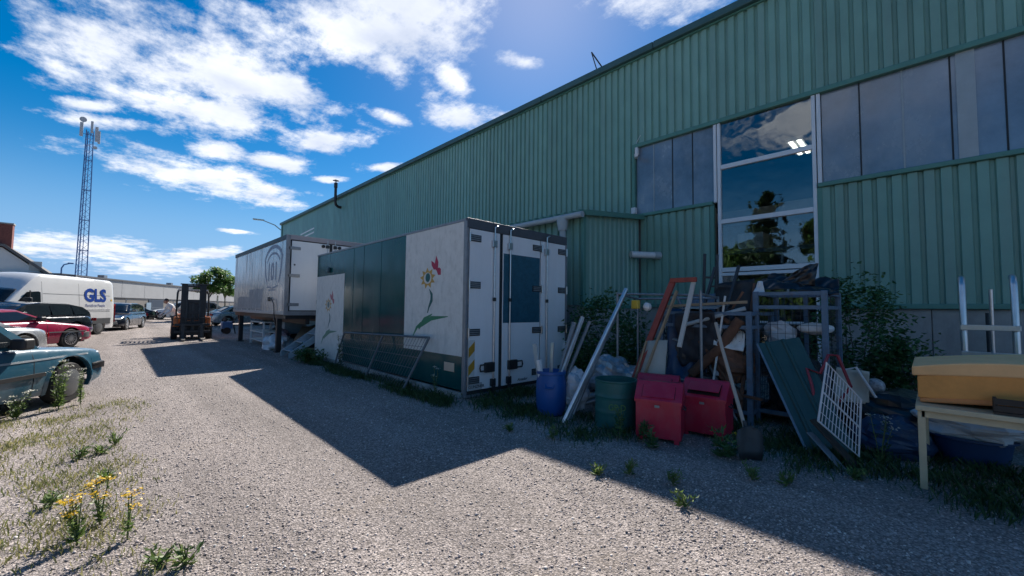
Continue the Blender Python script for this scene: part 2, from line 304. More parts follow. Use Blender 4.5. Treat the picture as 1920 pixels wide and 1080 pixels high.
# loose chippings in the near part of the yard (geometry, too many to count)
def stones():
    n = 150000; th = yaw + rng.uniform(-1.0, 1.0, n); d = 1.1 + 17*rng.random(n)**1.9
    x, y = d*np.sin(th), d*np.cos(th)
    keep = rng.random(n) < .45+.55*np.clip(np.sin(x*2.6+.35*np.sin(y*.7))*1.4+.3, 0, 1); x, y, d = x[keep], y[keep], d[keep]; n = len(x)
    base = np.array([(1,0,0),(-1,0,0),(0,1,0),(0,-1,0),(0,0,1),(0,0,-1)], float)
    tri = np.array([(0,2,4),(2,1,4),(1,3,4),(3,0,4),(2,0,5),(1,2,5),(3,1,5),(0,3,5)])
    s = rng.lognormal(math.log(.0050), .40, n).clip(.003, .013)*(1+.03*d)
    V = base[None]*s[:,None,None]*rng.uniform(.55, 1.3, (n,6,1)); V[:,:,2] *= .62
    a = rng.uniform(0, PI, n); ca, sa = np.cos(a)[:,None], np.sin(a)[:,None]
    tx = V[:,:,0]*ca-V[:,:,1]*sa; ty = V[:,:,0]*sa+V[:,:,1]*ca; tl = rng.normal(0, .35, n)[:,None]
    V = np.stack([tx, ty, V[:,:,2]+tx*tl], 2); V += np.stack([x, y, s*.25], 1)[:,None]
    M = bpy.data.materials.new('chippings'); M.use_nodes = True; t = M.node_tree; b = t.nodes['Principled BSDF']
    gg = t.nodes.new('ShaderNodeNewGeometry'); cr = t.nodes.new('ShaderNodeValToRGB'); t.links.new(gg.outputs['Random Per Island'], cr.inputs[0]); e = cr.color_ramp.elements
    e[0].color = (0.199,0.169,0.156,1); e[1].color = (0.800,0.752,0.681,1); k = e.new(.5); k.color = (0.468,0.397,0.367,1); k = e.new(.9); k.color = (0.655,0.566,0.514,1)
    t.links.new(cr.outputs[0], b.inputs['Base Color']); b.inputs['Roughness'].default_value = .75
    o = npobj('loose_gravel', V.reshape(-1,3), (tri[None]+6*np.arange(n)[:,None,None]).reshape(-1,3), M)
    tag(o, 'loose grey stone chippings scattered over the yard', 'gravel', None, 'stuff')
stones()

# ================================================================== WAREHOUSE
XW, Y0, Y1, ZE, ZT, ZS, ZB = 10.2, -7.0, 39.0, 8.55, 5.92, 3.98, 1.5
PITCH = .207
def sheet_mesh(name, n, z0, z1, flat=.122, sl=.020, dep=.048, flip=False):
    # trapezoid profile running along +Y from 0, facing -X
    pts = []
    for i in range(n):
        y0 = i*PITCH
        pts += [(y0, dep), (y0+(PITCH-flat-2*sl), dep), (y0+PITCH-flat-sl, 0), (y0+PITCH-sl, 0)]
    pts.append((n*PITCH, dep))
    vs = [(x, y, z0) for y, x in pts]+[(x, y, z1) for y, x in pts]; k = len(pts)
    me = bpy.data.meshes.new(name); me.from_pydata(vs, [], [(i, i+1, k+i+1, k+i) for i in range(k-1)]); me.materials.append(green_clad); me.update(); return me
wh = thing('warehouse', 'long green corrugated warehouse with window band and tall glazed bay', 'warehouse', (XW, Y0, 0))
OW = Vector((XW, Y0, 0))
def wpart(name, mt, lo, hi, par=wh, bev=0, x=True): return MB(OW).box(lo, hi).build(name, mt, par, bevel=bev)
SW = 5*PITCH
me_up = sheet_mesh('cladding_sheet', 5, ZT+.06, ZE-.12)
def run(me, ya, yb, x, par, name='cladding_sheet'):
    y = ya; L = max(v.co.y for v in me.vertices)
    while y < yb-.01:
        o = bpy.data.objects.new(name, me); COL.objects.link(o); o.parent = par; o.location = (x-XW, y-Y0, 0); y += L
run(me_up, 1.55-9*SW, 1.55+4*SW, XW-.048, wh)
me_full = sheet_mesh('cladding_sheet', 5, ZB+.06, ZE-.12)
run(me_full, 1.55+4*SW, Y1-.5, XW-.048, wh)     # beyond the window band the sheets run down to the plinth
me_lr = sheet_mesh('cladding_sheet', 5, ZB+.06, ZS-.06, flat=.125)
run(me_lr, 1.5-8*SW, 1.5, XW-.06, wh)
me_ll = sheet_mesh('cladding_sheet', 9, ZB+.06, ZS-.06, flat=.125)
run(me_ll, 3.60, 5.45, XW-.06, wh)
wpart('band_end_trim', green_trim, (XW-.09, 5.605, ZS-.05), (XW+.03, 5.685, ZT+.05), bev=.01)
# structure behind the sheets, leaving the glazed bay open
wpart('core_wall', green_dk, (XW+.05, 5.6, 0), (XW+.25, Y1, ZE-.05))
wpart('core_wall', green_dk, (XW+.05, Y0, ZT+.05), (XW+.25, 5.6, ZE-.05))
wpart('core_wall', concrete, (XW+.05, Y0, 0), (XW+.25, 1.50, ZS-.08)); wpart('core_wall', concrete, (XW+.05, 3.60, 0), (XW+.25, 5.6, ZS-.08))
wpart('end_wall', green_clad, (XW+.02, Y1, 0), (XW+24, Y1+.2, ZE)); wpart('end_wall', green_clad, (XW+.02, Y0-.2, 0), (XW+24, Y0, ZE))
wpart('rear_wall', concrete, (XW+24, Y0, 0), (XW+24.2, Y1, ZE))
wpart('corner_trim', green_trim, (XW-.09, Y1-.12, 0), (XW+.02, Y1+.22, ZE-.13))
rf = MB(OW); rf.add([(XW-.1,Y0-.3,ZE),(XW+12,Y0-.3,ZE+.9),(XW+24.3,Y0-.3,ZE),(XW-.1,Y1+.3,ZE),(XW+12,Y1+.3,ZE+.9),(XW+24.3,Y1+.3,ZE)], [(0,1,4,3),(1,2,5,4)])
rf.build('roof', galv, wh, solid=-.06)
# eave gutter, in lengths with joints
y = Y0
while y < Y1:
    L = min(4.0, Y1+.25-y); wpart('gutter', green_dk, (XW-.2, y+.006, ZE-.16), (XW-.04, y+L-.006, ZE+.03), bev=.02); y += 4.0
wpart('gutter_soffit', green_trim, (XW-.1, Y0, ZE-.2), (XW-.035, Y1, ZE-.165))
wpart('window_head_trim', green_trim, (XW-.10, Y0, ZT-.05), (XW+.03, 5.62, ZT+.055), bev=.012)
wpart('sill_trim', green_trim, (XW-.12, Y0, ZS-.055), (XW+.03, 1.54, ZS+.03), bev=.012)
wpart('sill_trim', green_trim, (XW-.12, 3.57, ZS-.055), (XW+.03, 5.62, ZS+.03), bev=.012)
wpart('base_trim', green_trim, (XW-.12, Y0, ZB-.02), (XW+.03, 1.5, ZB+.07), bev=.01); wpart('base_trim', green_trim, (XW-.12, 3.6, ZB-.02), (XW+.03, 5.5, ZB+.07), bev=.01)
# concrete plinth panels
for a, b in ((Y0,-5),(-4.99,-2.5),(-2.49,0.0),(.01,1.5),(3.6,5.5)): wpart('plinth_panel', concrete, (XW-.03, a, -.1), (XW+.04, b, ZB-.025), bev=.008)
# window band panes with dark joints
def pane_run(a, b, n, mt):
    st = (b-a)/n
    for i in range(n):
        wpart('window_pane', mt, (XW+.006, a+i*st+.012, ZS+.035), (XW+.018, a+(i+1)*st-.012, ZT-.055))
        if i: wpart('glazing_bar', gasket if i % 3 else pvc, (XW-.004, a+i*st-.011, ZS+.035), (XW+.022, a+i*st+.011, ZT-.055))
pane_run(3.555, 5.60, 4, band_gl); pane_run(-6.95, 1.472, 14, band_gl)
wpart('band_backing', mat('pale_interior', (.30,.33,.36), .8), (XW+.03, -6.95, ZS), (XW+.045, 1.47, ZT-.06)); wpart('band_backing', mat('pale_interior', (.3,.3,.3)), (XW+.03, 3.56, ZS), (XW+.045, 5.6, ZT-.06))
wpart('window_post', pvc, (XW-.02, -.62, ZS+.03), (XW+.004, -.40, ZT-.05))
# glazed bay: white frame, five panes
bayL, bayR = 3.55, 1.56
for ya, yb in ((bayL-.065, bayL),(bayL-.15, bayL-.085),(bayR, bayR+.065),(bayR-.085, bayR-.02)):
    z0 = .05 if ya not in (bayL-.065, bayR-.085) else ZS
    wpart('frame_post', white_fr, (XW-.07, ya, z0), (XW+.02, yb, ZT-.052), bev=.006)
for ya, yb in ((bayL+.002,3.64),(1.478,bayR-.002)): wpart('bay_jamb', green_trim, (XW-.075, ya, ZB-.02), (XW+.03, yb, ZS-.057)); wpart('bay_jamb', concrete, (XW-.06, ya, 0), (XW+.03, yb, ZB-.022))
rails = [ZT-.11, 4.80, 3.50, 2.36, 2.16, 1.1, .08]
for z in (4.80, 3.50, 2.36): wpart('frame_rail', white_fr, (XW-.06, bayR+.067, z-.05), (XW+.015, bayL-.152, z+.05), bev=.006)
wpart('frame_rail', white_fr, (XW-.06, bayR+.067, 2.22), (XW+.015, bayL-.152, 2.29), bev=.006)
clear = glass('bay_glass', (.80,.86,.88), .015, 1.4)
for z0, z1 in ((4.86,ZT-.06),(3.56,4.74),(2.42,3.44),(1.2,2.21),(.1,1.15)): wpart('bay_pane', clear, (XW-.01, bayR+.068, z0), (XW-.004, bayL-.153, z1))
wpart('frame_rail', white_fr, (XW-.06, bayR+.067, 1.15), (XW+.015, bayL-.152, 1.2))
# interior
inter = mat('interior_grey', (.16,.17,.18), .8); wpart('hall_floor', mat('hall_floor', (.2,.2,.2), .5), (XW+.26, Y0+.02, .0), (XW+23.9, Y1-.1, .05))
lit = mat('lit_tube', (1,.93,.8), .5, emit=3.0)
lampf = thing('ceiling_lamp', 'lit ceiling lamp seen through the top pane of the glazed bay', 'lamp', (12.3, 2.2, 5.62))
MB((12.3,2.2,5.62)).box((11.7,2.05,5.58),(12.9,2.4,5.66)).build('housing', white_pl, lampf); MB((12.3,2.2,5.62)).box((11.75,2.1,5.56),(12.85,2.18,5.578)).build('tube', lit, lampf); MB((12.3,2.2,5.62)).box((11.75,2.27,5.56),(12.85,2.35,5.578)).build('tube', lit, lampf)
for i, yy in enumerate((1.2, 5.2)):
    MB((13.6,yy,0)).box((13.6,yy,0),(13.72,yy+.12,8)).build('steel_column', bluesteel, None)
    tag(bpy.context.scene.objects[-1] if False else COL.objects[-1], ['blue steel column inside the hall near the lamp','blue steel column inside the hall, further left'][i], 'column', 'hall columns')
rk = thing('storage_rack', 'blue storage rack inside the hall behind the glazed bay', 'rack', (11.7, 1.0, 0))
for yy in (1.1, 2.5, 3.9):
    for xx in (11.7, 12.6): MB((11.7,1.0,0)).box((xx,yy,.05),(xx+.07,yy+.07,3.5)).build('upright', bluesteel, rk)
for zz in (.9, 1.9, 2.9):
    MB((11.7,1.0,0)).box((11.66,1.1,zz),(11.695,3.97,zz+.1)).build('beam', bluesteel, rk); MB((11.7,1.0,0)).box((11.7,1.12,zz+.1),(12.66,3.95,zz+.13)).build('shelf', wood, rk)
for i, (yy, w, hh, c) in enumerate(((1.3,.6,.4,white_pl),(2.1,.7,.5,cardboard),(2.95,.6,.42,pbag))):
    o = MB((11.8,yy,3.03)).box((11.8,yy,3.03),(12.4,yy+w,3.03+hh)).build('stored_box', c, None, bevel=.02)
    tag(o, ['white box on the hall rack, right end','cardboard box in the middle of the hall rack','pale wrapped box on the hall rack, left end'][i], 'box', 'boxes on the hall rack')
du = thing('air_duct', 'white air duct hanging inside the hall behind the second pane', 'duct', (14.5, 2, 4.4))
MB((14.5,2,4.4)).box((14.5,-3,4.3),(15.2,3.2,4.75)).build('duct_length', white_pl, du); MB((14.5,2,4.4)).box((14.48,3.25,4.36),(15.2,7,4.7)).build('duct_length', white_pl, du); MB((14.5,2,4.4)).bar((14.8,2,4.75),(14.8,2,8.3),.03).build('hanger', dksteel, du)
# flue, rods, camera, pipe on the wall, painted sign
fl = thing('flue_pipe', 'black flue pipe with rain cap bending out of the wall', 'flue', (XW-.3, 26.2, 7.6))
MB((XW-.3,26.2,7.6)).tube([(XW+.05,26.2,7.75),(XW-.22,26.2,7.75),(XW-.38,26.2,7.86),(XW-.42,26.2,8.05),(XW-.42,26.2,9.2)], .085, 12).build('pipe', blacksteel, fl, True)
MB((XW-.3,26.2,7.6)).lathe([(.11,8.95),(.11,9.25)], (XW-.42,26.2,0), n=14).build('collar', blacksteel, fl, True)
MB((XW-.3,26.2,7.6)).lathe([(.2,9.40),(.02,9.48)], (XW-.42,26.2,0), n=14).build('rain_cap', blacksteel, fl); MB((XW-.3,26.2,7.6)).tube([(XW-.42,26.2,9.2),(XW-.42,26.2,9.45)], .03, 6).build('cap_stem', blacksteel, fl)
rd = thing('roof_bracket', 'thin steel bracket with two struts rising from the eave', 'bracket', (XW, 6.5, ZE))
MB((XW,6.5,ZE)).bar((XW-.1,6.62,ZE+.02),(XW-.35,6.85,ZE+.50),.03).build('strut', dksteel, rd); MB((XW,6.5,ZE)).bar((XW+.3,7.0,ZE+.02),(XW-.35,6.85,ZE+.50),.025).build('strut', dksteel, rd)
cm = thing('security_camera', 'small white camera below the window head at the band end', 'camera', (XW-.1, 5.52, 5.6))
MB((XW-.1,5.52,5.6)).box((XW-.14,5.49,5.66),(XW-.03,5.57,5.86)).build('mount', white_pl, cm, bevel=.01); MB((XW-.1,5.52,5.6)).tube([(XW-.08,5.55,5.60),(XW-.34,5.42,5.56)], .05, 10).build('body', white_pl, cm, True); MB((XW-.1,5.52,5.6)).tube([(XW-.07,5.53,5.86),(XW-.07,5.55,6.02),(XW-.05,5.44,6.2)], .008, 5).build('cable', white_pl, cm)
cb = MB((XW-.06,5.6,3.9)).box((XW-.16,5.55,4.03),(XW-.055,5.68,4.2)).build('junction_box', white_pl, None, bevel=.01); tag(cb, 'small white junction box above the lean-to roof corner', 'junction box')
pp = thing('vent_pipe', 'short white pipe stub sticking out of the green wall', 'pipe', (XW-.7, 4.9, 2.75))
MB((XW-.7,4.9,2.75)).tube([(XW-.05,4.9,2.83),(XW-.75,5.35,2.83)], .085, 14).build('pipe', white_pl, pp, True); MB((XW-.7,4.9,2.75)).tube([(XW-.06,4.908,2.83),(XW-.2,5.0,2.83)], .1, 14).build('sleeve', pvc, pp, True)
sg = thing('wall_sign', 'white painted lettering with two slanting stripes far along the wall', 'sign', (XW-.05, 31, 6.6))
wpnt = mat('white_paint', (.8,.8,.8), .5)
for k in (0, 1): MB((XW-.05,31,6.6)).add([(XW-.052,31.0,7.12-.3*k),(XW-.052,34.0-.9*k,6.98-.3*k+.05*k),(XW-.052,34.0-.9*k,6.88-.3*k+.05*k),(XW-.052,31.0,7.02-.3*k),(XW-.06,31.0,7.12-.3*k),(XW-.06,34.0-.9*k,6.98-.3*k+.05*k),(XW-.06,34.0-.9*k,6.88-.3*k+.05*k),(XW-.06,31.0,7.02-.3*k)], [(0,1,2,3),(4,5,6,7),(0,1,5,4),(2,3,7,6),(1,2,6,5),(3,0,4,7)]).build('stripe', wpnt, sg)
text('AK', .9, Matrix.Translation((-.005,2.3,-.75)) @ Euler((PI/2,0,-PI/2)).to_matrix().to_4x4(), wpnt, sg, bold=.02)

# ================================================================== LEAN-TO ANNEX
an = thing('lean_to', 'low green corrugated lean-to with gutter against the warehouse', 'lean-to', (7.55, 5.45, 0)); OA = Vector((7.55,5.45,0))
def apart(name, mt, lo, hi, bev=0): return MB(OA).box(lo, hi).build(name, mt, an, bevel=bev)
LYE = 13.8
me_an = sheet_mesh('cladding_sheet', 5, 1.5, 3.55)
y = 5.50
while y < LYE:
    o = bpy.data.objects.new('cladding_sheet', me_an); COL.objects.link(o); o.parent = an; o.location = (-.036, y-5.45, 0); y += SW
apart('plinth', concrete, (7.56, 5.47, -.1), (7.70, LYE, 1.5)); apart('inner_wall', green_dk, (7.6, 5.49, 1.5), (7.7, LYE, 3.55))
# end wall facing the camera: sloping top, profile along X
eb = MB(OA); n = 12; pts = []
for i in range(n):
    x0 = 7.56+i*PITCH; pts += [(x0, .036), (x0+.037, .036), (x0+.063, 0), (x0+.181, 0)]
pts.append((7.56+n*PITCH, .036)); k = len(pts)
eb.add([(x, 5.44+d, 1.5) for x, d in pts]+[(x, 5.44+d, 3.58+(x-7.55)*.125) for x, d in pts], [(i,i+1,k+i+1,k+i) for i in range(k-1)]); eb.build('end_cladding', green_clad, an)
eb = MB(OA); eb.add([(7.58,5.485,1.5),(10.1,5.485,1.5),(10.1,5.485,3.88),(7.58,5.485,3.56)], [(0,1,2,3)]); eb.build('end_backing', green_dk, an)
apart('corner_post', green_trim, (7.50, 5.415, 1.45), (7.60, 5.50, 3.52), .01); apart('end_plinth', concrete, (7.58, 5.43, -.1), (10.16, 5.5, 1.44)); apart('end_base_trim', green_trim, (7.6, 5.39, 1.44), (10.1, 5.475, 1.52), .01)
rf = MB(OA); rf.add([(7.35,5.36,3.58),(10.16,5.36,3.93),(10.16,LYE+.1,3.93),(7.35,LYE+.1,3.58)], [(0,1,2,3)]); rf.build('roof_sheet', green_trim, an, solid=.05)
for i in range(38): 
    yy = 5.40+i*.222
    if yy < LYE: MB(OA).add([(7.33,yy,3.585),(7.33,yy+.10,3.585),(7.33,yy+.08,3.635),(7.33,yy+.02,3.635),(10.1,yy,3.935),(10.1,yy+.10,3.935),(10.1,yy+.08,3.985),(10.1,yy+.02,3.985)], [(0,1,2,3),(4,5,6,7),(3,2,6,7),(0,3,7,4),(1,2,6,5)]).build('roof_rib', green_trim, an)
mb = MB(OA); mb.bar((7.45,5.33,3.57),(10.14,5.33,3.90),.04,.12); mb.build('verge_trim', green_trim, an)
mb = MB(OA); mb.tube([(7.30,5.30,3.50),(7.30,LYE,3.50)], .068, 12); mb.build('gutter', pvc, an, True)
mb = MB(OA); mb.lathe([(.10,3.20),(.13,3.38),(.13,3.46)], (7.30,5.86,0), n=12).tube([(7.30,5.86,3.25),(7.32,5.86,3.0),(7.36,5.86,2.6),(7.36,5.86,.02)], .075, 12); mb.build('downpipe', pvc, an, True)

# ================================================================== CONTAINER WITH FLOWERS
# local frame: origin at the near left corner, x across the door end, y along the side away from the camera, z up
ca = thing('box_container', 'dark teal and white box body with painted flowers on its side, standing on the ground', 'container', (3.93, 5.09, 0), R(-.57))
CL, CW, CH = 6.75, 2.48, 2.80
def cp_(name, mt, lo, hi, par=ca, bev=.004): return MB().box(lo, hi).build(name, mt, par, bevel=bev)
cp_('body', teal, (.035, .05, .10), (CW-.03, CL-.02, CH-.02), bev=.01)
cp_('roof', white_old, (.01, .0, CH-.018), (CW-.01, CL, CH+.012))
side = cp_('side_panel', teal, (.004, .06, .12), (.034, CL-.01, CH-.022))
cp_('front_wall', white_old, (.004, CL-.018, .12), (CW-.004, CL+.002, CH-.022))
# vertical panel joints and lighter patches
for y in (2.9, 3.75, 4.3): cp_('panel_joint', teal, (-.001, y-.006, .63), (.006, y+.006, CH-.03), side, 0)
cp_('white_panel', white_old, (-.001, .045, .64), (.005, 1.88, CH-.022)); cp_('white_panel', white_old, (-.001, 4.82, .03), (.005, CL-.012, 2.21))
cp_('base_rail', mat('chipped_base_rail', (.42,.41,.38), .7, 0, .4, 9, .1, 60, .4, 0, (.12,.1,.08), .8, (7,7,7)), (-.022, .03, -.01), (.03, CL, .085))
cp_('base_rail', rail_grey, (CW-.03, .03, -.01), (CW+.01, CL, .085))
cp_('top_rail', rail_grey, (-.008, .0, CH-.022), (.02, CL, CH+.02)); cp_('corner_post', rail_grey, (-.012, -.03, .02), (.045, .045, CH-.02), bev=.008); cp_('corner_post', rail_grey, (CW-.045, -.03, .02), (CW+.012, .045, CH-.02), bev=.008)
cp_('reflector', mat('beige_reflector', (.6,.47,.36), .4), (-.006, .25, .38), (.003, .53, .52))
cp_('vent_knob', mat('teal_knob', (.01,.05,.07), .4), (-.06, 5.75, 2.28), (.003, 5.90, 2.42), bev=.03)
# flowers: flat painted shapes, drawn in (y, z) of the near panel
def art(name, poly, mt, T, lift=.0):
    return MB().prism([T(*p) for p in poly], lambda u,v,w: (-.0012-lift-w, u, v), .0012).build(name, mt, ca)
def stroke(pts, ws):
    L, Rr = [], []
    for i, (p, w) in enumerate(zip(pts, ws)):
        a, b = Vector(pts[max(i-1,0)]), Vector(pts[min(i+1,len(pts)-1)]); d = (b-a).normalized(); n = Vector((-d.y, d.x))
        L.append(tuple(Vector(p)+n*w)); Rr.append(tuple(Vector(p)-n*w))
    return L+Rr[::-1]
def flower(T, fade):
    c = lambda a: tuple(x*(1-fade)+.5*fade for x in a); sfx = '_faded' if fade else ''
    pink, gold, tealc, leafc = mat('pink_paint'+sfx, c((.42,.01,.06)), .5), mat('gold_paint'+sfx, c((.52,.30,.05)), .5), mat('teal_paint'+sfx, c((.0,.10,.10)), .5), mat('leaf_paint'+sfx, c((.02,.20,.10)), .5)
    wh_ = mat('cream_paint', (.62,.61,.57), .5)
    art('tulip_petal', [(.83,1.21),(.76,1.09),(.77,.98),(.83,.95),(.88,1.05)], pink, T); art('tulip_petal', [(.98,1.13),(.89,1.09),(.82,.97),(.90,.97),(.97,1.05)], pink, T); art('tulip_petal', [(.82,.96),(.74,1.00),(.68,.97),(.68,.87),(.76,.87)], pink, T)
    pts = []
    for i in range(18):
        a = i*PI/9+.1; rr = 1.0 if i % 2 == 0 else .62
        pts.append((1.09+.255*rr*math.cos(a), .83+.19*rr*math.sin(a)))
    art('sunflower', pts, gold, T)
    art('flower_ring', [(1.09+.125*math.cos(i*PI/8), .83+.10*math.sin(i*PI/8)) for i in range(16)], wh_, T, .0014)
    art('flower_heart', [(1.08+.075*math.cos(i*PI/8), .84+.08*math.sin(i*PI/8)) for i in range(16)], tealc, T, .0028)
    art('stem', stroke([(1.03,.64),(.95,.54),(.95,.44),(1.03,.32),(1.07,.22)], [.004,.035,.04,.022,.012]), tealc, T)
    art('leaf', stroke([(1.56,-.22),(1.42,-.05),(1.28,.05)], [.008,.03,.012]), leafc, T); art('leaf', stroke([(1.36,-.06),(1.16,.10),(.92,.205)], [.03,.045,.006]), leafc, T); art('leaf', stroke([(1.26,-.02),(.95,.13),(.45,.17)], [.012,.04,.006]), leafc, T)
flower(lambda u, v: (u, 1.09+v), 0)
flower(lambda u, v: (5.82+(u-1.09)*.95, 1.44+(v-.83)*.98), .22)
# door end at y = 0: three door leaves, black gaskets, hinges, rods
cp_('door_header', mat('dark_header', (.09,.10,.115), .5, .2, .2, 8), (.0, -.035, CH-.13), (CW+.0, .05, CH+.03), bev=.01)
cp_('door_gasket', gasket, (.046, -.004, .05), (CW-.046, .048, CH-.131), bev=0)
cp_('door_sill', rail_grey, (.0, -.05, .01), (CW, .048, .048))
def leaf(x0, x1): return cp_('door', white_box, (x0, -.026, .11), (x1, -.005, CH-.135), bev=.006)
dA, dB, dC = leaf(.062, .70), leaf(.775, 1.705), leaf(1.73, 2.435)
cp_('sticker', teal_dec, (.785, -.029, 1.16), (1.69, -.0265, 2.34), dB, 0)
def hinge(x0, z, par, side_):
    h = cp_('hinge', dksteel, (x0, -.038, z-.055), (x0+.24, -.0265, z+.055), par, .003)
    for dz in (-.03, 0, .03): cp_('hinge_rib', galv, (x0+.015, -.046, z+dz-.009), (x0+.225, -.0385, z+dz+.009), h, 0)
    xx = x0 if side_ < 0 else x0+.24
    MB().tube([(xx, -.05, z-.075), (xx, -.05, z+.075)], .016, 8).build('hinge_pin', chrome, h)
for z in (2.52, 1.77, 1.02, .27):
    hinge(.045, z, dA, -1); hinge(1.50, z, dB, 1); hinge(2.215, z, dC, 1)
for x, par in ((.56, dA), (.915, dB), (1.86, dC)):
    rod = MB().tube([(x, -.06, .13), (x, -.06, CH-.05)], .0145, 10).build('lock_rod', chrome, par, True)
    for z in (.2, 2.47): MB().box((x-.05, -.075, z-.06), (x+.045, -.0265, z+.06)).build('rod_bracket', chrome if z > 1 else dksteel, rod, bevel=.008)
    MB().tube([(x, -.06, CH-.06), (x+.05, -.065, CH-.03), (x+.09, -.05, CH-.02)], .013, 8).build('rod_cam', chrome, rod, True); MB().box((x-.03, -.085, .0), (x+.03, -.045, .14)).build('rod_foot', dksteel, rod, bevel=.006)
    MB().box((x-.022, -.08, 1.52), (x+.022, -.045, 1.58)).build('rod_guide', dksteel, rod)
for x0, x1, par, s in ((.30, .55, dA, -1), (.925, 1.18, dB, 1)):
    xb0, xb1 = (x0+.08, x1+.03) if s < 0 else (x0-.03, x1-.08)
    hd = cp_('handle_box', blackpl, (xb0, -.08, .37), (xb1, -.0265, .53), par, .012)
    xs, xe = (x0+.09, x0-.02) if s < 0 else (x1-.09, x1+.03)
    MB().tube([(xs,-.065,.40),(xe,-.07,.40),(xe+.012*s,-.07,.45),(xe,-.07,.50),(xs,-.065,.50)], .013, 8).build('grip', blackpl, hd, True)
hzp = cp_('warning_plate', mat('plate_white', (.6,.6,.58), .5), (.064, -.029, .32), (.19, -.0265, .90), dA, 0)
amber = mat('amber_reflective', (.46,.25,.03), .45)
for z in (.34, .62): MB().add([(.066,-.0305,z),(.188,-.0305,z+.11),(.188,-.0305,z+.26),(.066,-.0305,z+.15)], [(0,1,2,3)]).build('amber_stripe', amber, hzp, solid=.001)
npl = cp_('name_plate', mat('plate_grey', (.42,.44,.45), .5), (.064, -.031, .118), (.345, -.0265, .225), dA, 0)
text('GUNZNER', .067, Matrix.Translation((.072,-.0318,.145)) @ Euler((PI/2,0,0)).to_matrix().to_4x4(), mat('black_ink', (.03,.03,.03), .6), npl, bold=.0006)
text('Amador', .072, Matrix.Translation((1.14,-.0275,.15)) @ Euler((PI/2,0,0)).to_matrix().to_4x4(), mat('black_ink', (.03,.03,.03)), dB, shear=.4, bold=.0004)
cp_('side_board', white_box, (2.39, -.06, .60), (2.47, -.031, .78), dC)

# ================================================================== SWAP BODY ON LEGS
sb = thing('swap_body', 'silver swap body with faded shield logo standing on black legs', 'swap body', (3.55, 13.1, 0), 0)
SL, SWD, SB, ST = 7.0, 2.5, 1.18, 3.50
def sp_(name, mt, lo, hi, par=sb, bev=.004): return MB().box(lo, hi).build(name, mt, par, bevel=bev)
sp_('body', boxalu, (.0, .03, SB), (SWD, SL, ST-.06)); sp_('roof', rail_grey, (-.01, 0, ST-.058), (SWD+.01, SL+.01, ST), bev=.01)
sp_('top_rail', dksteel, (-.02, 0, ST-.14), (-.002, SL, ST-.005)); sp_('bottom_rail', mat('pale_rail', (.5,.5,.5), .4, .3, .2, 8), (-.02, 0, SB-.03), (-.002, SL, SB+.06))
sp_('rear_frame', rail_grey, (-.02, -.05, SB-.05), (.09, .028, ST-.005), bev=.01); sp_('rear_frame', rail_grey, (SWD-.09, -.05, SB-.05), (SWD+.02, .028, ST-.005), bev=.01)
sp_('rear_header', mat('dull_mauve_rail', (.33,.31,.33), .5), (.092, -.045, ST-.14), (SWD-.092, .028, ST-.002)); sp_('rear_sill', rail_grey, (.092, -.045, SB-.05), (SWD-.092, .028, SB+.07))
sp_('rear_gasket', gasket, (.092, .0, SB+.072), (SWD-.092, .026, ST-.142), bev=0)
for x0, x1 in ((.13, 1.205), (1.295, 2.37)):
    d = sp_('door', white_box, (x0, -.03, SB+.10), (x1, -.002, ST-.17), bev=.006); lf = x0 < 1
    for z in (SB+.27, SB+1.12, SB+1.93):
        sp_('hinge', galv, (x0-.09 if lf else x1-.2, -.05, z-.045), (x0+.24 if lf else x1+.09, -.0305, z+.045), d, .008)
    xr = x1-.07 if lf else x0+.07
    rod = MB().tube([(xr,-.06,SB-.02),(xr,-.06,ST-.06)], .016, 8).build('lock_rod', chrome, d, True)
    MB().box((xr-.05,-.08,ST-.30),(xr+.05,-.031,ST-.2)).build('rod_bracket', dksteel, rod, bevel=.01); MB().lathe([(.05,-.09),(.05,-.035)], (xr-.13 if lf else xr+.13, 0, ST-.25), (0,1,0), 10).build('rod_knob', blackpl, rod)
    sp_('handle', blackpl, (xr-.28 if lf else xr+.03, -.07, SB+.30), (xr-.06 if lf else xr+.28, -.0305, SB+.42), d, .015)
    if lf: MB().lathe([(.025,-.036),(.025,-.0305)], (x0+.09,0,2.62), (0,1,0), 10).build('plug', blackpl, d)
# faded logo on the side: y along the body (0 near)
lg = mat('faded_blue_print', (.22,.24,.33), .45, .1, .5, 9)
def sprint(name, poly): return MB().prism(poly, lambda u,v,w: (-.0008-w, u, v), .0014).build(name, lg, sb)
arc = lambda cy, cz, ry, rz, a0, a1, n: [(cy+ry*math.cos(R(a0+(a1-a0)*i/n)), cz+rz*math.sin(R(a0+(a1-a0)*i/n))) for i in range(n+1)]
sprint('logo_arc', stroke(arc(1.35, 2.75, 1.0, .52, 12, 168, 14), [.06]*15)); sprint('logo_side', stroke([(.42,2.86),(.52,2.42),(.72,2.12)], [.06,.06,.03])); sprint('logo_side', stroke([(2.28,2.86),(2.2,2.42),(1.98,2.12)], [.06,.06,.03]))
sprint('logo_arc', stroke(arc(1.35, 2.70, .72, .36, 15, 165, 12), [.035]*13)); sprint('logo_foot', stroke([(.75,2.02),(1.35,1.96),(1.95,2.02)], [.02,.03,.02]))
text('101', .78, Matrix.Translation((-.001,2.0,2.22)) @ Euler((PI/2,0,-PI/2)).to_matrix().to_4x4(), lg, sb, bold=.02)
sprint('logo_bar', [(1.0,1.88),(1.8,1.88),(1.8,1.92),(1.0,1.92)])
dk = mat('grey_print', (.38,.38,.39), .5, 0, .4, 6, 0, 80, .5, 0, (.16,.16,.17), .8, (9,9,.7))
MB().prism([(2.7,1.30),(6.2,1.30),(6.2,1.74),(4.4,1.74),(4.4,1.98),(2.4,1.98),(2.6,1.5)], lambda u,v,w: (-.0008-w,u,v), .0012).build('worn_patch', dk, sb)
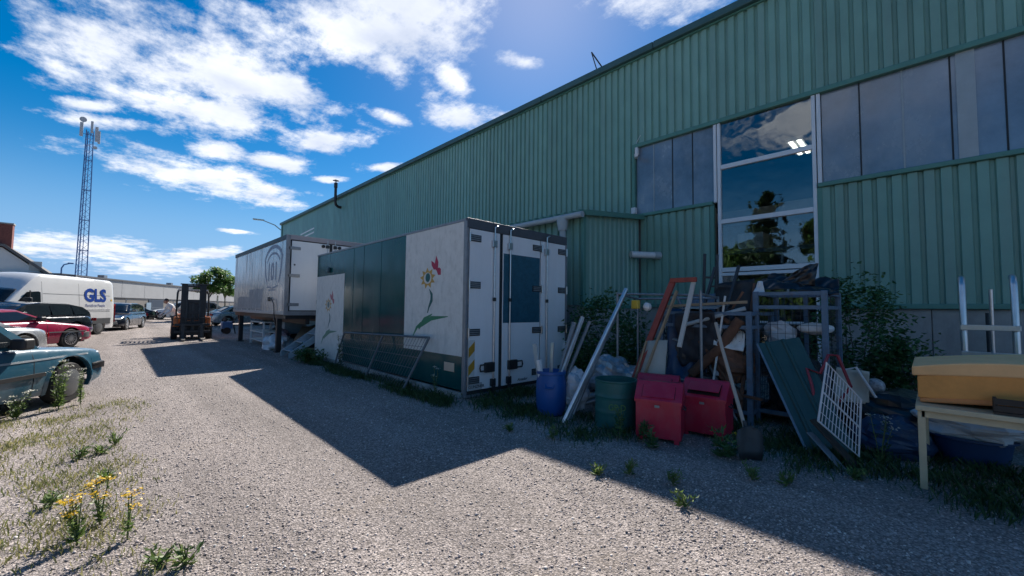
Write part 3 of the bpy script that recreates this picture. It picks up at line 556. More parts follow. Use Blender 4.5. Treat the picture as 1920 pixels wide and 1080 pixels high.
MB().tube([(-.03,1.55,1.62),(-.06,1.5,1.62),(-.06,1.1,1.6),(-.05,.9,1.45),(-.05,.85,1.15),(-.03,.8,.9)], .014, 6).build('cable', blackpl, sb, True); sp_('socket', blackpl, (-.06,1.48,1.55), (-.021,1.62,1.68))
sp_('chassis', blacksteel, (.05, .06, SB-.16), (SWD-.05, SL-.05, SB-.031)); sp_('chassis_beam', blacksteel, (.6,.05,SB-.32),(.72,SL-.05,SB-.161)); sp_('chassis_beam', blacksteel, (1.78,.05,SB-.32),(1.9,SL-.05,SB-.161))
for x in (.02, SWD-.16):
    for y in (.75, 5.9):
        l = sp_('leg', blacksteel, (x, y, .04), (x+.14, y+.14, SB-.161), bev=.01); sp_('foot', blacksteel, (x-.04, y-.04, 0), (x+.18, y+.18, .039), l)
        MB().bar((x+.07, y+.1, .55), (x+.07, y+.62, SB-.15), .05).build('brace', blacksteel, l)
# steel steps
stp = thing('steel_steps', 'grey-blue steel steps between the two boxes', 'steps', (3.42, 12.05, 0), 0)
stl = mat('grey_blue_steel', (.30,.38,.43), .5, .2, .2, 10)
for y in (0, .75): MB().add([(0,y,0),(.06,y,0),(1.35,y,.86),(1.35,y,1.0),(1.2,y,1.0),(0,y,.13),(0,y+.04,0),(.06,y+.04,0),(1.35,y+.04,.86),(1.35,y+.04,1.0),(1.2,y+.04,1.0),(0,y+.04,.13)], [(0,1,2,3,4,5),(6,7,8,9,10,11)]+[(i,(i+1)%6,6+(i+1)%6,6+i) for i in range(6)]).build('stringer', stl, stp)
for k in range(4): MB().box((.06+.31*k, .042, .16+.22*k), (.34+.31*k, .748, .19+.22*k)).build('tread', stl, stp, bevel=.004)
for y in (.05, .70): MB().bar((1.3,y,0),(1.3,y,.82),.05).build('support', stl, stp)

# ================================================================== FENCE PANEL LEANING ON THE CONTAINER
fp = thing('mesh_fence_panel', 'galvanised mesh fence panel leaning against the flower container', 'fence panel', (3.44, 6.11, 0))
fgal = mat('dull_fence_steel', (.13,.15,.17), .55, .3, .3, 12)
OF = Vector((3.44,6.11,0)); A0, A1, B1, B0 = Vector((3.46,6.12,.02)), Vector((3.74,9.75,.02)), Vector((3.89,9.6,.80)), Vector((3.83,5.92,.90))
fpt = lambda s, t: (A0*(1-s)+A1*s)*(1-t)+(B0*(1-s)+B1*s)*t
MB(OF).tube([A0, B0], .022, 8).build('post', fgal, fp, True); MB(OF).tube([A1, B1], .022, 8).build('post', fgal, fp, True)
MB(OF).tube([fpt(.46,0), fpt(.46,1)], .02, 8).build('post', fgal, fp, True)
MB(OF).tube([B0, B1], .02, 8).build('top_rail', fgal, fp, True); MB(OF).tube([A0, A1], .02, 8).build('bottom_rail', fgal, fp, True)
for i in range(1, 36): 
    if i != 17: MB(OF).tube([fpt(i/36,.03), fpt(i/36,.98)], .0035, 4, False).build('wire', fgal, fp)
for t in (.22, .42, .62, .82): MB(OF).tube([fpt(0,t), fpt(1,t)], .005, 4, False).build('cross_wire', fgal, fp)

# ================================================================== VEHICLES
carglass = mat('car_window', (.012,.016,.02), .03, 0, .2, 2, 0, 80, .6)
lampclear = mat('headlamp_glass', (.55,.58,.6), .12, .3); lampred = mat('tail_lamp', (.35,.01,.015), .15); amberl = mat('indicator', (.6,.2,.02), .2)
rimalu = mat('alloy_rim', (.5,.51,.52), .3, .8); seam = mat('panel_gap', (.01,.01,.012), .8)
def paint(name, c, rough=.22, metal=0.): return mat(name, c, rough, metal, .06, 3, .004, 8, .5, .7, tuple(min(1,x*.7+.1) for x in c), .25, (3,3,3))
def wheel(par, x, y, r, w, style, out):
    t = MB((0,0,0)).lathe([(r*.62,-w/2),(r*.93,-w/2),(r,-w/2+.025),(r,w/2-.025),(r*.93,w/2),(r*.62,w/2)], (0,0,0), (0,1,0), 28, True).build('wheel', rubber, par, True); t.location = (x, y, r)
    rim = MB(); s = out; f = w/2+.003
    rim.lathe([(r*.66,s*(f)),(r*.60,s*(f+.006)),(r*.57,s*(f-.02)),(r*.2,s*(f-.025))], (0,0,0), (0,1,0), 28, False)
    if style == 'plain': rim.lathe([(r*.64,s*f),(r*.55,s*(f+.01)),(r*.2,s*(f+.02)),(.001,s*(f+.02))], (0,0,0), (0,1,0), 24)
    else:
        for k in range(style):
            a = 2*PI*k/style; rim.bar((r*.1*math.cos(a), s*(f+.004), r*.1*math.sin(a)), (r*.6*math.cos(a), s*(f-.004), r*.6*math.sin(a)), r*.62/style*2.0 if style < 8 else r*.06, .014, (0,1,0))
        rim.lathe([(r*.15,s*(f-.02)),(r*.13,s*(f+.012)),(.001,s*(f+.014))], (0,0,0), (0,1,0), 12)
    rim.build('rim', rimalu if style != 'plain' else mat('grey_hubcap', (.16,.165,.17), .4, .4), t, True)
    if style != 'plain': MB().lathe([(r*.58,s*(f-.034)),(.001,s*(f-.034))], (0,0,0), (0,1,0), 20).build('brake_disc', dksteel, t)
    return t
def car(name, label, cat, loc, rz, P):
    """P: wb wheelbase, x=0 rear axle; x0,x1 ends; W; top lower-body outline; roof outline; r wheel radius; win side windows; scr glazing ranges"""
    c = thing(name, label, cat, loc, rz); wb, x0, x1, W_, r = P['wb'], P['x0'], P['x1'], P['W'], P['r']; hw = W_/2; sill = P.get('sill', .2); ra = r*P.get('arch', 1.22)
    tx, tz = zip(*P['top']); pk = P.get('plan', .2); pl = P.get('plen', .55)
    top = lambda x: float(np.interp(x, tx, tz))
    def zl(x):
        z = sill + P.get('endrise', .1)*max(0, 1-min(x-x0, x1-x)/.5)
        for xc in (0, wb):
            if abs(x-xc) < ra: z = max(z, r+math.sqrt(max(ra*ra-(x-xc)**2, 0))*1.0)
        return min(z, top(x)-.06)
    def plan(x):
        e = min(x-x0, x1-x)/pl; return 1-pk*(1-e)**2.4 if e < 1 else 1.
    prof = P.get('prof', [(0,.95),(.15,.985),(.42,1.0),(.72,.99),(.9,.955),(.97,.915),(1.0,.86)])
    ft, fv = zip(*prof)
    def ys(x, z):
        a, b = P.get('zbase', sill), top(x); return hw*plan(x)*float(np.interp((z-a)/max(b-a, .01), ft, fv))
    xs = sorted(set([round(v, 4) for v in list(np.linspace(x0, x1, 52))+[xc+ra*math.cos(k*PI/16) for xc in (0, wb) for k in range(17)]+[xc+s*(ra+.002) for xc in (0,wb) for s in (-1,1)]]))
    secs = []
    for x in xs:
        a, b = zl(x), top(x); row = []
        for t in (0,.12,.3,.5,.7,.84,.93,.975,1.0):
            z = a+(b-a)*t; row.append((x, ys(x, z), z))
        yt = row[-1][1]
        for k in (.72,.4,0): row.append((x, yt*k, b+P.get('crown',.025)*(1-k*k)*min(1,(min(x-x0,x1-x)/.12+.2))))
        secs.append(row+[(p[0],-p[1],p[2]) for p in row[-2::-1]])
    b_ = MB(); n = len(secs[0]); vs = [p for s in secs for p in s]
    fs = [(i*n+k, i*n+k+1, (i+1)*n+k+1, (i+1)*n+k) for i in range(len(secs)-1) for k in range(n-1)]+[tuple(range(n)), tuple((len(secs)-1)*n+k for k in range(n-1,-1,-1))]
    b_.add(vs, fs); body = b_.build('body', P['paint'], c, True)
    MB().box((x0+.18,-hw*.80,sill-.02),(x1-.18,hw*.80,sill+.06)).build('underbody', blackpl, c)
    for xc in (0, wb): MB().box((xc-ra-.03,-hw*.62,sill+.07),(xc+ra+.03,hw*.62,min(r+ra+.1,top(xc)-.07))).build('wheel_well', blackpl, c)
    if P.get('roof'):
        rx, rzv = zip(*P['roof']); roof = lambda x: float(np.interp(x, rx, rzv)); zr = max(rzv); xa, xb = rx[0], rx[-1]
        zb = P.get('belt', min(top(x) for x in np.linspace(xa, xb, 9))); yb, yr = hw*P.get('gb', .9), hw*P.get('gr', .70)
        yg = lambda x, z: min(yb+(yr-yb)*(z-zb)/(zr-zb), ys(x, top(x))+.02)
        gs = []
        gx = sorted(set(list(np.linspace(xa, xb, 40))+list(rx)))
        for x in gx:
            lo, hi = top(x)-.03, max(roof(x), top(x)-.02); row = []
            for t in (0,.5,.86,.96): z = lo+(hi-lo)*t; row.append((x, yg(x, z), z))
            yt = yg(x, hi)-.05
            for k in (1,.75,.4,0): row.append((x, yt*k, hi+.03*(1-k*k)))
            gs.append(row+[(p[0],-p[1],p[2]) for p in row[-2::-1]])
        g_ = MB(); n = len(gs[0]); g_.add([p for s in gs for p in s], [(i*n+k, i*n+k+1, (i+1)*n+k+1, (i+1)*n+k) for i in range(len(gs)-1) for k in range(n-1)]+[tuple(range(n)), tuple((len(gs)-1)*n+k for k in range(n-1,-1,-1))])
        g_.build('roof', P.get('roofpaint', P['paint']), c, True)
        for poly in P.get('win', []):
            for s in (1,-1):
                MB().prism(poly, lambda u,v,w: (u, s*(yg(u,v)+.004+w), v), .006).build('side_window', P.get('glass', carglass), c)
        for q0, q1 in P.get('scr', []):
            sm = MB(); k = 6; rows = []
            for i in range(k+1):
                x = q0+(q1-q0)*i/k; z = roof(x); y = yg(x, z)-.09
                rows.append([(x, y*t, z+.03*(1-t*t*.92)+.006) for t in (1,.6,.2,-.2,-.6,-1)])
            sm.add([p for rr in rows for p in rr], [(i*6+j, i*6+j+1, i*6+j+7, i*6+j+6) for i in range(k) for j in range(5)]); sm.build('windscreen', carglass, c, True, solid=.004)
    else: yg = ys
    for s in (1,-1):
        for x in P.get('seams', []):
            sm = MB(); zs = np.linspace(max(zl(x)+.02, sill+.03), top(x)-.03, 9)
            sm.add([(x+d, s*(ys(x, z)+.002), z) for z in zs for d in (-.004,.004)], [(2*i,2*i+1,2*i+3,2*i+2) for i in range(8)]); sm.build('door_gap', seam, body, solid=.002)
        for (xa_, xb_, z, hh, mt, pr) in P.get('strips', []):
            sm = MB(); xx = np.linspace(xa_, xb_, 12); pts = []
            for x in xx:
                for zz_ in (z-hh/2, z+hh/2): pts.append((x, s*(ys(x, zz_)+.001), zz_))
            for x in xx:
                for zz_ in (z-hh/2, z+hh/2): pts.append((x, s*(ys(x, zz_)+pr), zz_))
            f2 = []
            for i in range(11): f2 += [(24+2*i,24+2*i+1,24+2*i+3,24+2*i+2),(2*i+1,2*i+3,24+2*i+3,24+2*i+1),(2*i,2*i+2,24+2*i+2,24+2*i)]
            f2 += [(0,1,25,24),(22,23,47,46)]; sm.add(pts, f2); sm.build('trim_strip', mt, body)
        for (x, y0_, y1_, z0_, z1_, d, mt, nm) in P.get('lamps', []):
            MB().box((min(x,x+d), min(s*y0_,s*y1_), z0_), (max(x,x+d), max(s*y0_,s*y1_), z1_)).build(nm, mt, c, bevel=.012)
        for xc, xf in ((0, 'rear'), (wb, 'front')):
            wheel(c, xc, s*(hw-.11), r, .19, P.get('rim', 5), s)
            if P.get('flare'):
                pts = [(xc+(ra+.01)*math.cos(R(a)), r+(ra+.01)*math.sin(R(a))) for a in range(-15, 196, 15)]
                fm = MB(); K = len(pts)
                o_ = [(xc+(p[0]-xc)*1.13, r+(p[1]-r)*1.13) for p in pts]
                yy = lambda p: s*(ys(p[0], min(max(p[1], sill), top(p[0])-.05)))
                fm.add([(p[0], yy(p)+s*.012, p[1]) for p in pts]+[(p[0], yy(p)+s*.001, p[1]) for p in o_]+[(p[0], yy(p)-s*.05, p[1]) for p in pts], [(i,i+1,K+i+1,K+i) for i in range(K-1)]+[(i,i+1,2*K+i+1,2*K+i) for i in range(K-1)]); fm.build('arch_flare', P['paint'], body, True)
        if P.get('mirror'):
            x, z = P['mirror']; MB().box((x-.07, min(s*(yg(x,z)+.03), s*(yg(x,z)+.19)), z-.02), (x+.09, max(s*(yg(x,z)+.03), s*(yg(x,z)+.19)), z+.12)).build('mirror', P.get('mirmat', blackpl), c, bevel=.03, seg=3)
            MB().bar((x, s*(yg(x,z)-.01), z+.02), (x, s*(yg(x,z)+.05), z+.03), .04).build('mirror_arm', blackpl, c)
        for (x, z) in P.get('handles', []):
            MB().box((x-.09, min(s*(ys(x,z)+.001), s*(ys(x,z)+.025)), z-.015), (x+.09, max(s*(ys(x,z)+.001), s*(ys(x,z)+.025)), z+.018)).build('door_handle', P.get('hmat', blackpl), c, bevel=.006)
    for (xe, d, z0_, z1_, mt) in P.get('bumpers', []):   # wrap-round bumper at end xe, reaching d back along the sides
        bm_ = MB(); pts = []; K = 11; sg_ = 1 if xe > wb/2 else -1
        for i in range(K):
            t = -1+2*i/(K-1); y = math.copysign(min(1, abs(t)*1.35), t)
            xx = xe if abs(t) < .62 else xe-sg_*(d*((abs(t)-.62)/.38)**1.3)
            yy = (hw*.97*y if abs(y) >= 1 else hw*.94*y)*(1 if abs(t) > .9 else 1)
            pts.append((xx, yy+(.012*math.copysign(1,t) if abs(t) > .8 else 0)))
        q_ = [(p[0]+sg_*.03, p[1]) if abs(p[1]) < hw*.8 else (p[0]+sg_*.015, p[1]*1.015) for p in pts]
        v_ = [(p[0]-sg_*.08, p[1]*.93, z) for z in (z0_, z1_) for p in pts]+[(p[0], p[1], z) for z in (z0_+.02, z1_-.02) for p in q_]
        f_ = [(2*K+i,2*K+i+1,3*K+i+1,3*K+i) for i in range(K-1)]+[(i,i+1,2*K+i+1,2*K+i) for i in range(K-1)]+[(K+i,K+i+1,3*K+i+1,3*K+i) for i in range(K-1)]
        bm_.add(v_, f_); bm_.build('bumper', mt, c, True, solid=.004)
    return c
def park(front_contact, yaw_deg, wb, W_, side=-1, fx=None):
    """place from the ground point of the near front (or given x) wheel; heading measured from +Y towards +X"""
    rz = PI/2-R(yaw_deg); x = wb if fx is None else fx; d = Vector((math.cos(rz), math.sin(rz))); nrm = Vector((-d.y, d.x))
    p = Vector(front_contact)-d*x-nrm*side*(W_/2-.1); return (p.x, p.y, 0), rz
# --- blue saloon, nose to the right
blue = paint('blue_car_paint', (.022,.088,.135), .28)
l, z = park((-.47,8.60), 31, 2.47, 1.66)
car('blue_saloon', 'old light blue saloon with flared arches and black bumper, weeds at its wheel', 'car', l, z, dict(wb=2.47, x0=-.95, x1=3.22, W=1.66, r=.285, arch=1.30, sill=.19, paint=blue, plan=.13, plen=.5, flare=True, rim='plain',
    top=[(-.95,.66),(-.9,.74),(-.2,.80),(1.8,.82),(2.0,.81),(2.7,.755),(3.1,.70),(3.2,.66),(3.22,.60)], roof=[(-.25,.80),(.35,1.27),(.6,1.31),(1.2,1.31),(1.45,1.27),(2.05,.81)], scr=[(-.18,.28),(1.5,2.0)], belt=.80,
    win=[[(.35,.86),(.90,.86),(.90,1.22),(.55,1.22)],[(.98,.86),(1.78,.86),(1.40,1.22),(.98,1.22)]], seams=[1.88,.92], strips=[(-.8,3.1,.665,.022,mat('pale_trim', (.5,.53,.55), .3, .6),.008),(-.5,2.03,.47,.05,blackpl,.02)],
    bumpers=[(3.26,.42,.40,.53,blackpl),(-.99,.4,.40,.53,blackpl)], lamps=[(3.19,.38,.60,.54,.64,.04,lampclear,'headlamp'),(-.95,.5,.78,.58,.72,-.02,lampred,'tail_lamp')], mirror=(1.66,.84), handles=[(1.08,.73)]))
# --- silver coupe, tail to the right (drawn nearest its rear wheel)
silver = paint('silver_car_paint', (.42,.43,.44), .25, .55)
l, z = park((-1.55,15.1), 215, 2.5, 1.78, side=1, fx=0)
car('silver_coupe', 'silver coupe with round rear arch and red tail lamp between blue and red cars', 'car', l, z, dict(wb=2.5, x0=-.82, x1=3.4, W=1.78, r=.32, arch=1.16, sill=.17, paint=silver, plan=.24, plen=.8, flare=True, rim=10,
    top=[(-.82,.48),(-.80,.64),(-.74,.72),(-.5,.77),(.2,.82),(2.2,.84),(2.9,.76),(3.3,.62),(3.4,.48)], roof=[(.1,.81),(.6,1.04),(1.1,1.2),(1.5,1.24),(2.3,.87)], scr=[(.18,.95),(1.6,2.2)], belt=.83, win=[[(.7,.88),(1.85,.88),(1.45,1.13),(.95,1.06)]], seams=[.62,1.9],
    lamps=[(-.79,.52,.70,.54,.66,-.04,lampred,'tail_lamp')], mirror=(1.85,.9), mirmat=silver, crown=.05))
# --- red coupe
redp = paint('red_car_paint', (.33,.012,.055), .25)
l, z = park((-.99,19.15), 40, 2.5, 1.7)
car('red_coupe', 'raspberry red coupe with grey lower bumper and spoked wheel', 'car', l, z, dict(wb=2.5, x0=-.95, x1=3.30, W=1.70, r=.30, arch=1.18, sill=.18, paint=redp, plan=.16, plen=.5, rim=16,
    top=[(-.95,.62),(-.88,.80),(.0,.86),(1.7,.86),(2.1,.82),(2.9,.72),(3.22,.64),(3.30,.56)], roof=[(-.5,.84),(.2,1.17),(.7,1.22),(1.15,1.20),(2.0,.83)], scr=[(-.4,.1),(1.25,1.95)], belt=.85, win=[[(.15,.9),(1.72,.9),(1.12,1.15),(.4,1.13)]], seams=[1.78,.5],
    bumpers=[(3.32,.62,.30,.50,mat('grey_bumper', (.12,.125,.13), .55)),(-.97,.5,.3,.5,mat('grey_bumper', (.12,.125,.13)))], lamps=[(3.25,.4,.78,.53,.62,.04,lampclear,'headlamp')], mirror=(1.55,.88), handles=[(.62,.74)], strips=[(-.6,3.0,.52,.03,mat('grey_bumper', (.12,.125,.13)),.012)]))
# --- black estate behind the red car
blk = paint('black_car_paint', (.008,.009,.012), .15)
l, z = park((-1.05,22.9), 214, 2.9, 1.85, side=1, fx=0)
car('black_estate', 'glossy black estate car parked behind the red coupe', 'car', l, z, dict(wb=2.9, x0=-1.0, x1=3.8, W=1.85, r=.33, sill=.2, paint=blk, plan=.2, plen=.7, rim=5,
    top=[(-1.0,.60),(-.95,.85),(-.6,.93),(2.4,.92),(3.4,.78),(3.75,.62),(3.8,.5)], roof=[(-.92,.95),(-.5,1.28),(.1,1.40),(1.2,1.43),(1.7,1.38),(2.7,.92)], scr=[(-.85,-.55),(1.8,2.6)], belt=.93, win=[[(-.55,1.0),(-.02,.98),(.02,1.31),(-.3,1.22)],[(.06,.98),(.9,.97),(.9,1.33),(.1,1.32)],[(.98,.97),(2.2,.96),(1.65,1.31),(.98,1.33)]], seams=[.0,.94,2.3],
    strips=[(-.5,2.3,.955,.012,chrome,.006)], lamps=[(-.97,.5,.85,.72,.84,-.03,lampred,'tail_lamp')], mirror=(2.1,.98), mirmat=blk, handles=[(.2,.86),(1.1,.85)]))
# --- white parcel van, front to the left
wv = paint('white_van_paint', (.70,.70,.69), .35)
l, z = park((-.52,26.75), 211, 4.03, 2.0, side=1, fx=0)
vt = [(-1.05,.75),(-1.03,2.30),(-.98,2.42),(-.8,2.50),(1.0,2.54),(2.95,2.54),(3.15,2.49),(3.40,2.32),(3.78,1.92),(4.32,1.36),(4.78,1.14),(4.93,.95),(4.95,.6)]
vprof = [(0,.96),(.1,.99),(.25,1.0),(.45,.995),(.62,.97),(.85,.92),(.96,.885),(.985,.86),(1.0,.80)]
van = car('parcel_van', 'white high roof parcel van with blue lettering on its side', 'van', l, z, dict(wb=4.03, x0=-1.05, x1=4.95, W=2.0, r=.34, arch=1.2, sill=.28, paint=wv, plan=.10, plen=.35, endrise=.0, rim='plain', top=vt, prof=vprof, crown=.06, seams=[3.0,-.98,1.2],
    lamps=[(-1.05,.80,.95,.55,1.4,-.02,lampred,'tail_lamp')], strips=[(-1.0,2.9,.62,.26,mat('grey_cladding', (.07,.075,.08), .6),.01),(-.95,2.95,1.05,.012,seam,.003),(-.95,2.95,1.78,.012,seam,.003),(-.95,2.95,1.15,.02,wv,.012)], handles=[(3.12,1.1)]))
hwv = 1.0; vtx, vtz = zip(*vt); vft, vfv = zip(*vprof)
def vy(x, z):
    e = min(x+1.05, 4.95-x)/.35; pl_ = 1-.10*(1-e)**2.4 if e < 1 else 1.
    a, b = .28, float(np.interp(x, vtx, vtz)); return hwv*pl_*float(np.interp((z-a)/(b-a), vft, vfv))
for s in (1,-1): MB().prism([(3.07,1.30),(3.98,1.30),(3.98,1.42),(3.60,1.82),(3.15,1.86),(3.07,1.82)], lambda u,v,w: (u, s*(vy(u, v)+.004+w), v), .008).build('cab_window', carglass, van); 
for s in (1,-1): MB().box((3.52,s*.985-.012,1.3),(3.56,s*.985+.012,1.88)).build('window_bar', blackpl, van); MB().box((3.75,min(s*1.0,s*1.25),1.28),(3.86,max(s*1.0,s*1.25),1.62)).build('mirror', blackpl, van, bevel=.04)
sm = MB(); rows = []
for i in range(7):
    x = 3.80+(4.32-3.80)*i/6; zt = float(np.interp(x, vtx, vtz)); yt = vy(x, zt)-.02
    rows.append([(x+.02, yt*t, zt+.06*(1-t*t)+.02) for t in (1,.6,.2,-.2,-.6,-1)])
sm.add([p for q in rows for p in q], [(i*6+j,i*6+j+1,i*6+j+7,i*6+j+6) for i in range(6) for j in range(5)]); sm.build('windscreen', carglass, van, True, solid=.005)
glsb = mat('blue_lettering', (.006,.05,.30), .4); sidem = lambda x, z_: Matrix.Translation((x, vy(x-.3, z_)+.006, z_)) @ Euler((PI/2-.06,0,PI)).to_matrix().to_4x4()
text('GLS', .78, sidem(.93,1.52), glsb, van, bold=.030, space=.98)
text('Parcels to People', .165, sidem(.86,1.28), mat('grey_lettering', (.18,.2,.34), .5), van, bold=.002)
MB().prism([(-.72+.055*math.cos(i*PI/6), 1.58+.055*math.sin(i*PI/6)) for i in range(12)], lambda u,v,w: (u, vy(u,v)+.003+w, v), .003).build('yellow_dot', mat('yellow_dot', (.75,.5,.12), .4), van)
text('GLS', .36, Matrix.Translation((3.72,-.42,2.035)) @ Euler((0,R(46.5),0)).to_matrix().to_4x4() @ Euler((0,0,R(90))).to_matrix().to_4x4(), glsb, van, bold=.01)
# --- cars further back
def small(name, label, cat, contact, yawd, paint_, est=False, W_=1.8, fx=None, side=-1, tall=0, wbx=2.7):
    l, z = park(contact, yawd, wbx, W_, side, fx)
    t = tall; tp = [(-.95,.55),(-.9,.86+t),(-.5,.93+t),(1.9,.90+t),(2.9,.78+t),(3.4,.66+t*.6),(3.5,.48)]
    rf_ = [(-.9,.95+t),(-.55,1.34+t*1.6),(.1,1.45+t*1.6),(1.2,1.46+t*1.6),(1.5,1.40+t*1.6),(2.25,.90+t)] if est else [(-.45,.92+t),(.35,1.34+t),(.9,1.42+t),(1.3,1.38+t),(2.2,.90+t)]
    wn = [[(-.5,1.0+t),(.05,.98+t),(.05,1.35+t*1.6),(-.38,1.30+t*1.6)],[(.12,.98+t),(.9,.97+t),(.9,1.36+t*1.6),(.12,1.36+t*1.6)],[(.97,.97+t),(1.85,.96+t),(1.4,1.32+t*1.6),(.97,1.36+t*1.6)]] if est else [[(.0,.99+t),(.75,.98+t),(.75,1.31+t),(.4,1.27+t)],[(.82,.98+t),(1.75,.96+t),(1.3,1.29+t),(.82,1.32+t)]]
    return car(name, label, cat, l, z, dict(wb=wbx, x0=-.95, x1=wbx+.8, W=W_, r=.32, sill=.2, paint=paint_, plan=.2, plen=.6, rim=5, top=tp, roof=rf_, scr=[(rf_[0][0]+.08,rf_[1][0]-.05),(1.55,2.15)], belt=.93+t, win=wn, seams=[.08,.9,1.95], lamps=[(-.93,.5,.84,.70+t,.86+t,-.03,lampred,'tail_lamp'),(wbx+.72,.45,.82,.58,.68,.06,lampclear,'headlamp')], mirror=(1.75,1.0+t), mirmat=paint_, handles=[(.25,.84+t),(1.1,.83+t)]))
small('dark_hatchback', 'dark blue-black hatchback right behind the parcel van', 'car', (.50,30.6), 196, paint('dark_navy_paint', (.012,.016,.026), .16, .2), True, 1.78, fx=2.7, side=1)
small('black_saloon', 'long black saloon by the far building, its tail to the right', 'car', (1.75,45.5), 262, blk, False, 1.9, fx=0, side=1)
small('white_suv', 'white off-roader parked behind the forklift', 'car', (3.2,50.5), 268, paint('white_suv_paint', (.68,.69,.7), .3), True, 1.9, fx=2.7, side=1, tall=.16)
small('grey_people_carrier', 'mauve-grey people carrier under the small trees', 'car', (5.1,45.2), 86, paint('mauve_grey_paint', (.24,.21,.22), .3, .4), True, 1.9, fx=0, side=-1, tall=.14, wbx=2.9)
small('silver_car', 'silver car half hidden behind the junk below the swap body', 'car', (5.6,33.5), 75, silver, False, 1.8, fx=0, side=-1)

# ================================================================== FORKLIFT (mast towards the camera)
fk = thing('forklift', 'orange and black forklift with tall dark mast facing the camera', 'forklift', (2.33, 21.0, 0), R(-4))
orange = mat('forklift_orange', (.52,.15,.035), .45, 0, .2, 6, .03, 40, .5, 0, (.1,.06,.04), .5, (5,5,5))
def fb(name, mt, lo, hi, bev=.01, par=fk): return MB().box(lo, hi).build(name, mt, par, bevel=bev)
fb('chassis', blacksteel, (-.5,.25,.18), (.5,1.7,.62), .03); fb('engine_cover', orange, (-.46,.95,.621), (.46,1.75,1.0), .06); fb('counterweight', orange, (-.54,1.72,.25), (.54,2.25,1.02), .12)
for s in (-1,1): fb('side_cowl', orange, (min(s*.42,s*.60),.12,.60), (max(s*.42,s*.60),.5,.92), .04)
fb('dashboard', orange, (-.36,.28,.63), (.36,.42,1.02), .03)
for s in (-1,1): fb('mudguard', orange, (min(s*.40,s*.62),.05,.52),(max(s*.40,s*.62),.62,.585), .03)
fb('seat', blackpl, (-.25,1.0,1.01), (.25,1.45,1.14), .05); fb('seat_back', blackpl, (-.24,1.40,1.141), (.24,1.55,1.6), .05)
MB().tube([(0,.42,.95),(0,.62,1.18)], .025, 8).build('steering_column', blacksteel, fk); MB().tube([(.17*math.cos(a), .62+.08*math.sin(a), 1.2+.15*math.sin(a)) for a in [i*PI/8 for i in range(17)]], .014, 6).build('steering_wheel', blackpl, fk, True)
for s in (-1,1):
    MB().tube([(s*.52,.32,.9),(s*.52,.36,1.5),(s*.50,.45,1.92),(s*.47,.6,2.0),(s*.47,1.55,2.02),(s*.49,1.7,1.9),(s*.5,1.8,1.0)], .032, 8).build('guard_post', blacksteel, fk, True)
fb('guard_roof', mat('pale_guard', (.5,.5,.48), .5), (-.5,.50,1.985), (.5,.60,2.05)); fb('guard_roof', mat('pale_guard', (.5,.5,.48)), (-.5,1.5,1.99), (.5,1.58,2.05))
for i in range(7): fb('guard_slat', blacksteel, (-.39+.12*i,.601,2.0), (-.36+.12*i,1.499,2.03), 0)
for s in (-1,1):
    fb('mast_channel', blacksteel, (min(s*.20,s*.40),-.14,.06), (max(s*.20,s*.40),.0,2.22), .01); fb('mast_inner', dksteel, (min(s*.18,s*.24),-.17,.1), (max(s*.18,s*.24),-.142,2.16), .004); fb('tilt_cylinder', dksteel, (s*.46-.03,-.05,.45),(s*.46+.03,.4,.51))
for z in (.18, .62, 1.02, 1.48, 2.12): fb('mast_crossbar', blacksteel, (-.199,-.13,z), (.199,-.03,z+(.14 if z < 2 else .09)))
fb('mast_top_rail', blacksteel, (-.44,-.15,2.221), (.44,.02,2.26))
fb('lift_cylinder', dksteel, (-.05,-.12,.1), (.05,-.04,1.47), .02); fb('mast_shield', blacksteel, (-.178,-.10,.78), (.178,-.06,1.46))
for z in (.28,.56): fb('carriage_bar', blacksteel, (-.56,-.26,z), (.56,-.19,z+.1))
for i in range(8): fb('load_guard_bar', blacksteel, (-.5+.14*i,-.24,.661), (-.48+.14*i,-.21,.86), 0)
fb('load_guard_rail', blacksteel, (-.55,-.245,.861), (.55,-.205,.895))
for s in (-1,1):
    fb('fork', mat('worn_fork_steel', (.35,.32,.28), .4, .6, .3, 10), (s*.30-.06,-1.15,.05), (s*.30+.06,-.30,.085), .008); fb('fork_shank', dksteel, (s*.30-.06,-.31,.05), (s*.30+.06,-.265,.66))
for s in (-1,1):
    wheel(fk, s*.0, 0, .01, .01, 'plain', 1) if False else None
    for y, r in ((.36,.34),(1.75,.26)):
        t = MB().lathe([(r*.5,-.1),(r*.94,-.1),(r,-.07),(r,.07),(r*.94,.1),(r*.5,.1)], (0,0,0), (1,0,0), 22).build('wheel', rubber, fk, True); t.location = (s*.56, y, r)
        MB().lathe([(r*.55,s*.103),(r*.2,s*.11),(.001,s*.11)], (0,0,0), (1,0,0), 16).build('rim', orange, t)
MB().tube([(.63,-.2,.03),(.63,-.2,.75),(.6,-.2,.78)], .018, 6).build('side_guard', dksteel, fk)

# ================================================================== PERSON in a white shirt bending beside the forklift
def skin(name, joints, edges, mt, parent, sub=2):
    me = bpy.data.meshes.new(name); me.from_pydata([j[0] for j in joints], edges, []); me.materials.append(mt); o = bpy.data.objects.new(name, me); COL.objects.link(o); o.parent = parent
    md = o.modifiers.new('skin', 'SKIN'); 
    for v, j in zip(me.skin_vertices[0].data, joints): v.radius = (j[1], j[2] if len(j) > 2 else j[1])
    me.skin_vertices[0].data[0].use_root = True; md.use_smooth_shade = True
    s_ = o.modifiers.new('sub', 'SUBSURF'); s_.levels = s_.render_levels = sub; return o
pe = thing('person', 'person in a white shirt leaning forward behind the forklift', 'person', (2.02, 23.6, 0), R(200))
skinm = mat('skin', (.42,.24,.16), .55); shirt = mat('white_shirt', (.72,.72,.72), .8); trous = mat('dark_trousers', (.04,.045,.06), .8); hairm = mat('dark_hair', (.02,.015,.012), .6)
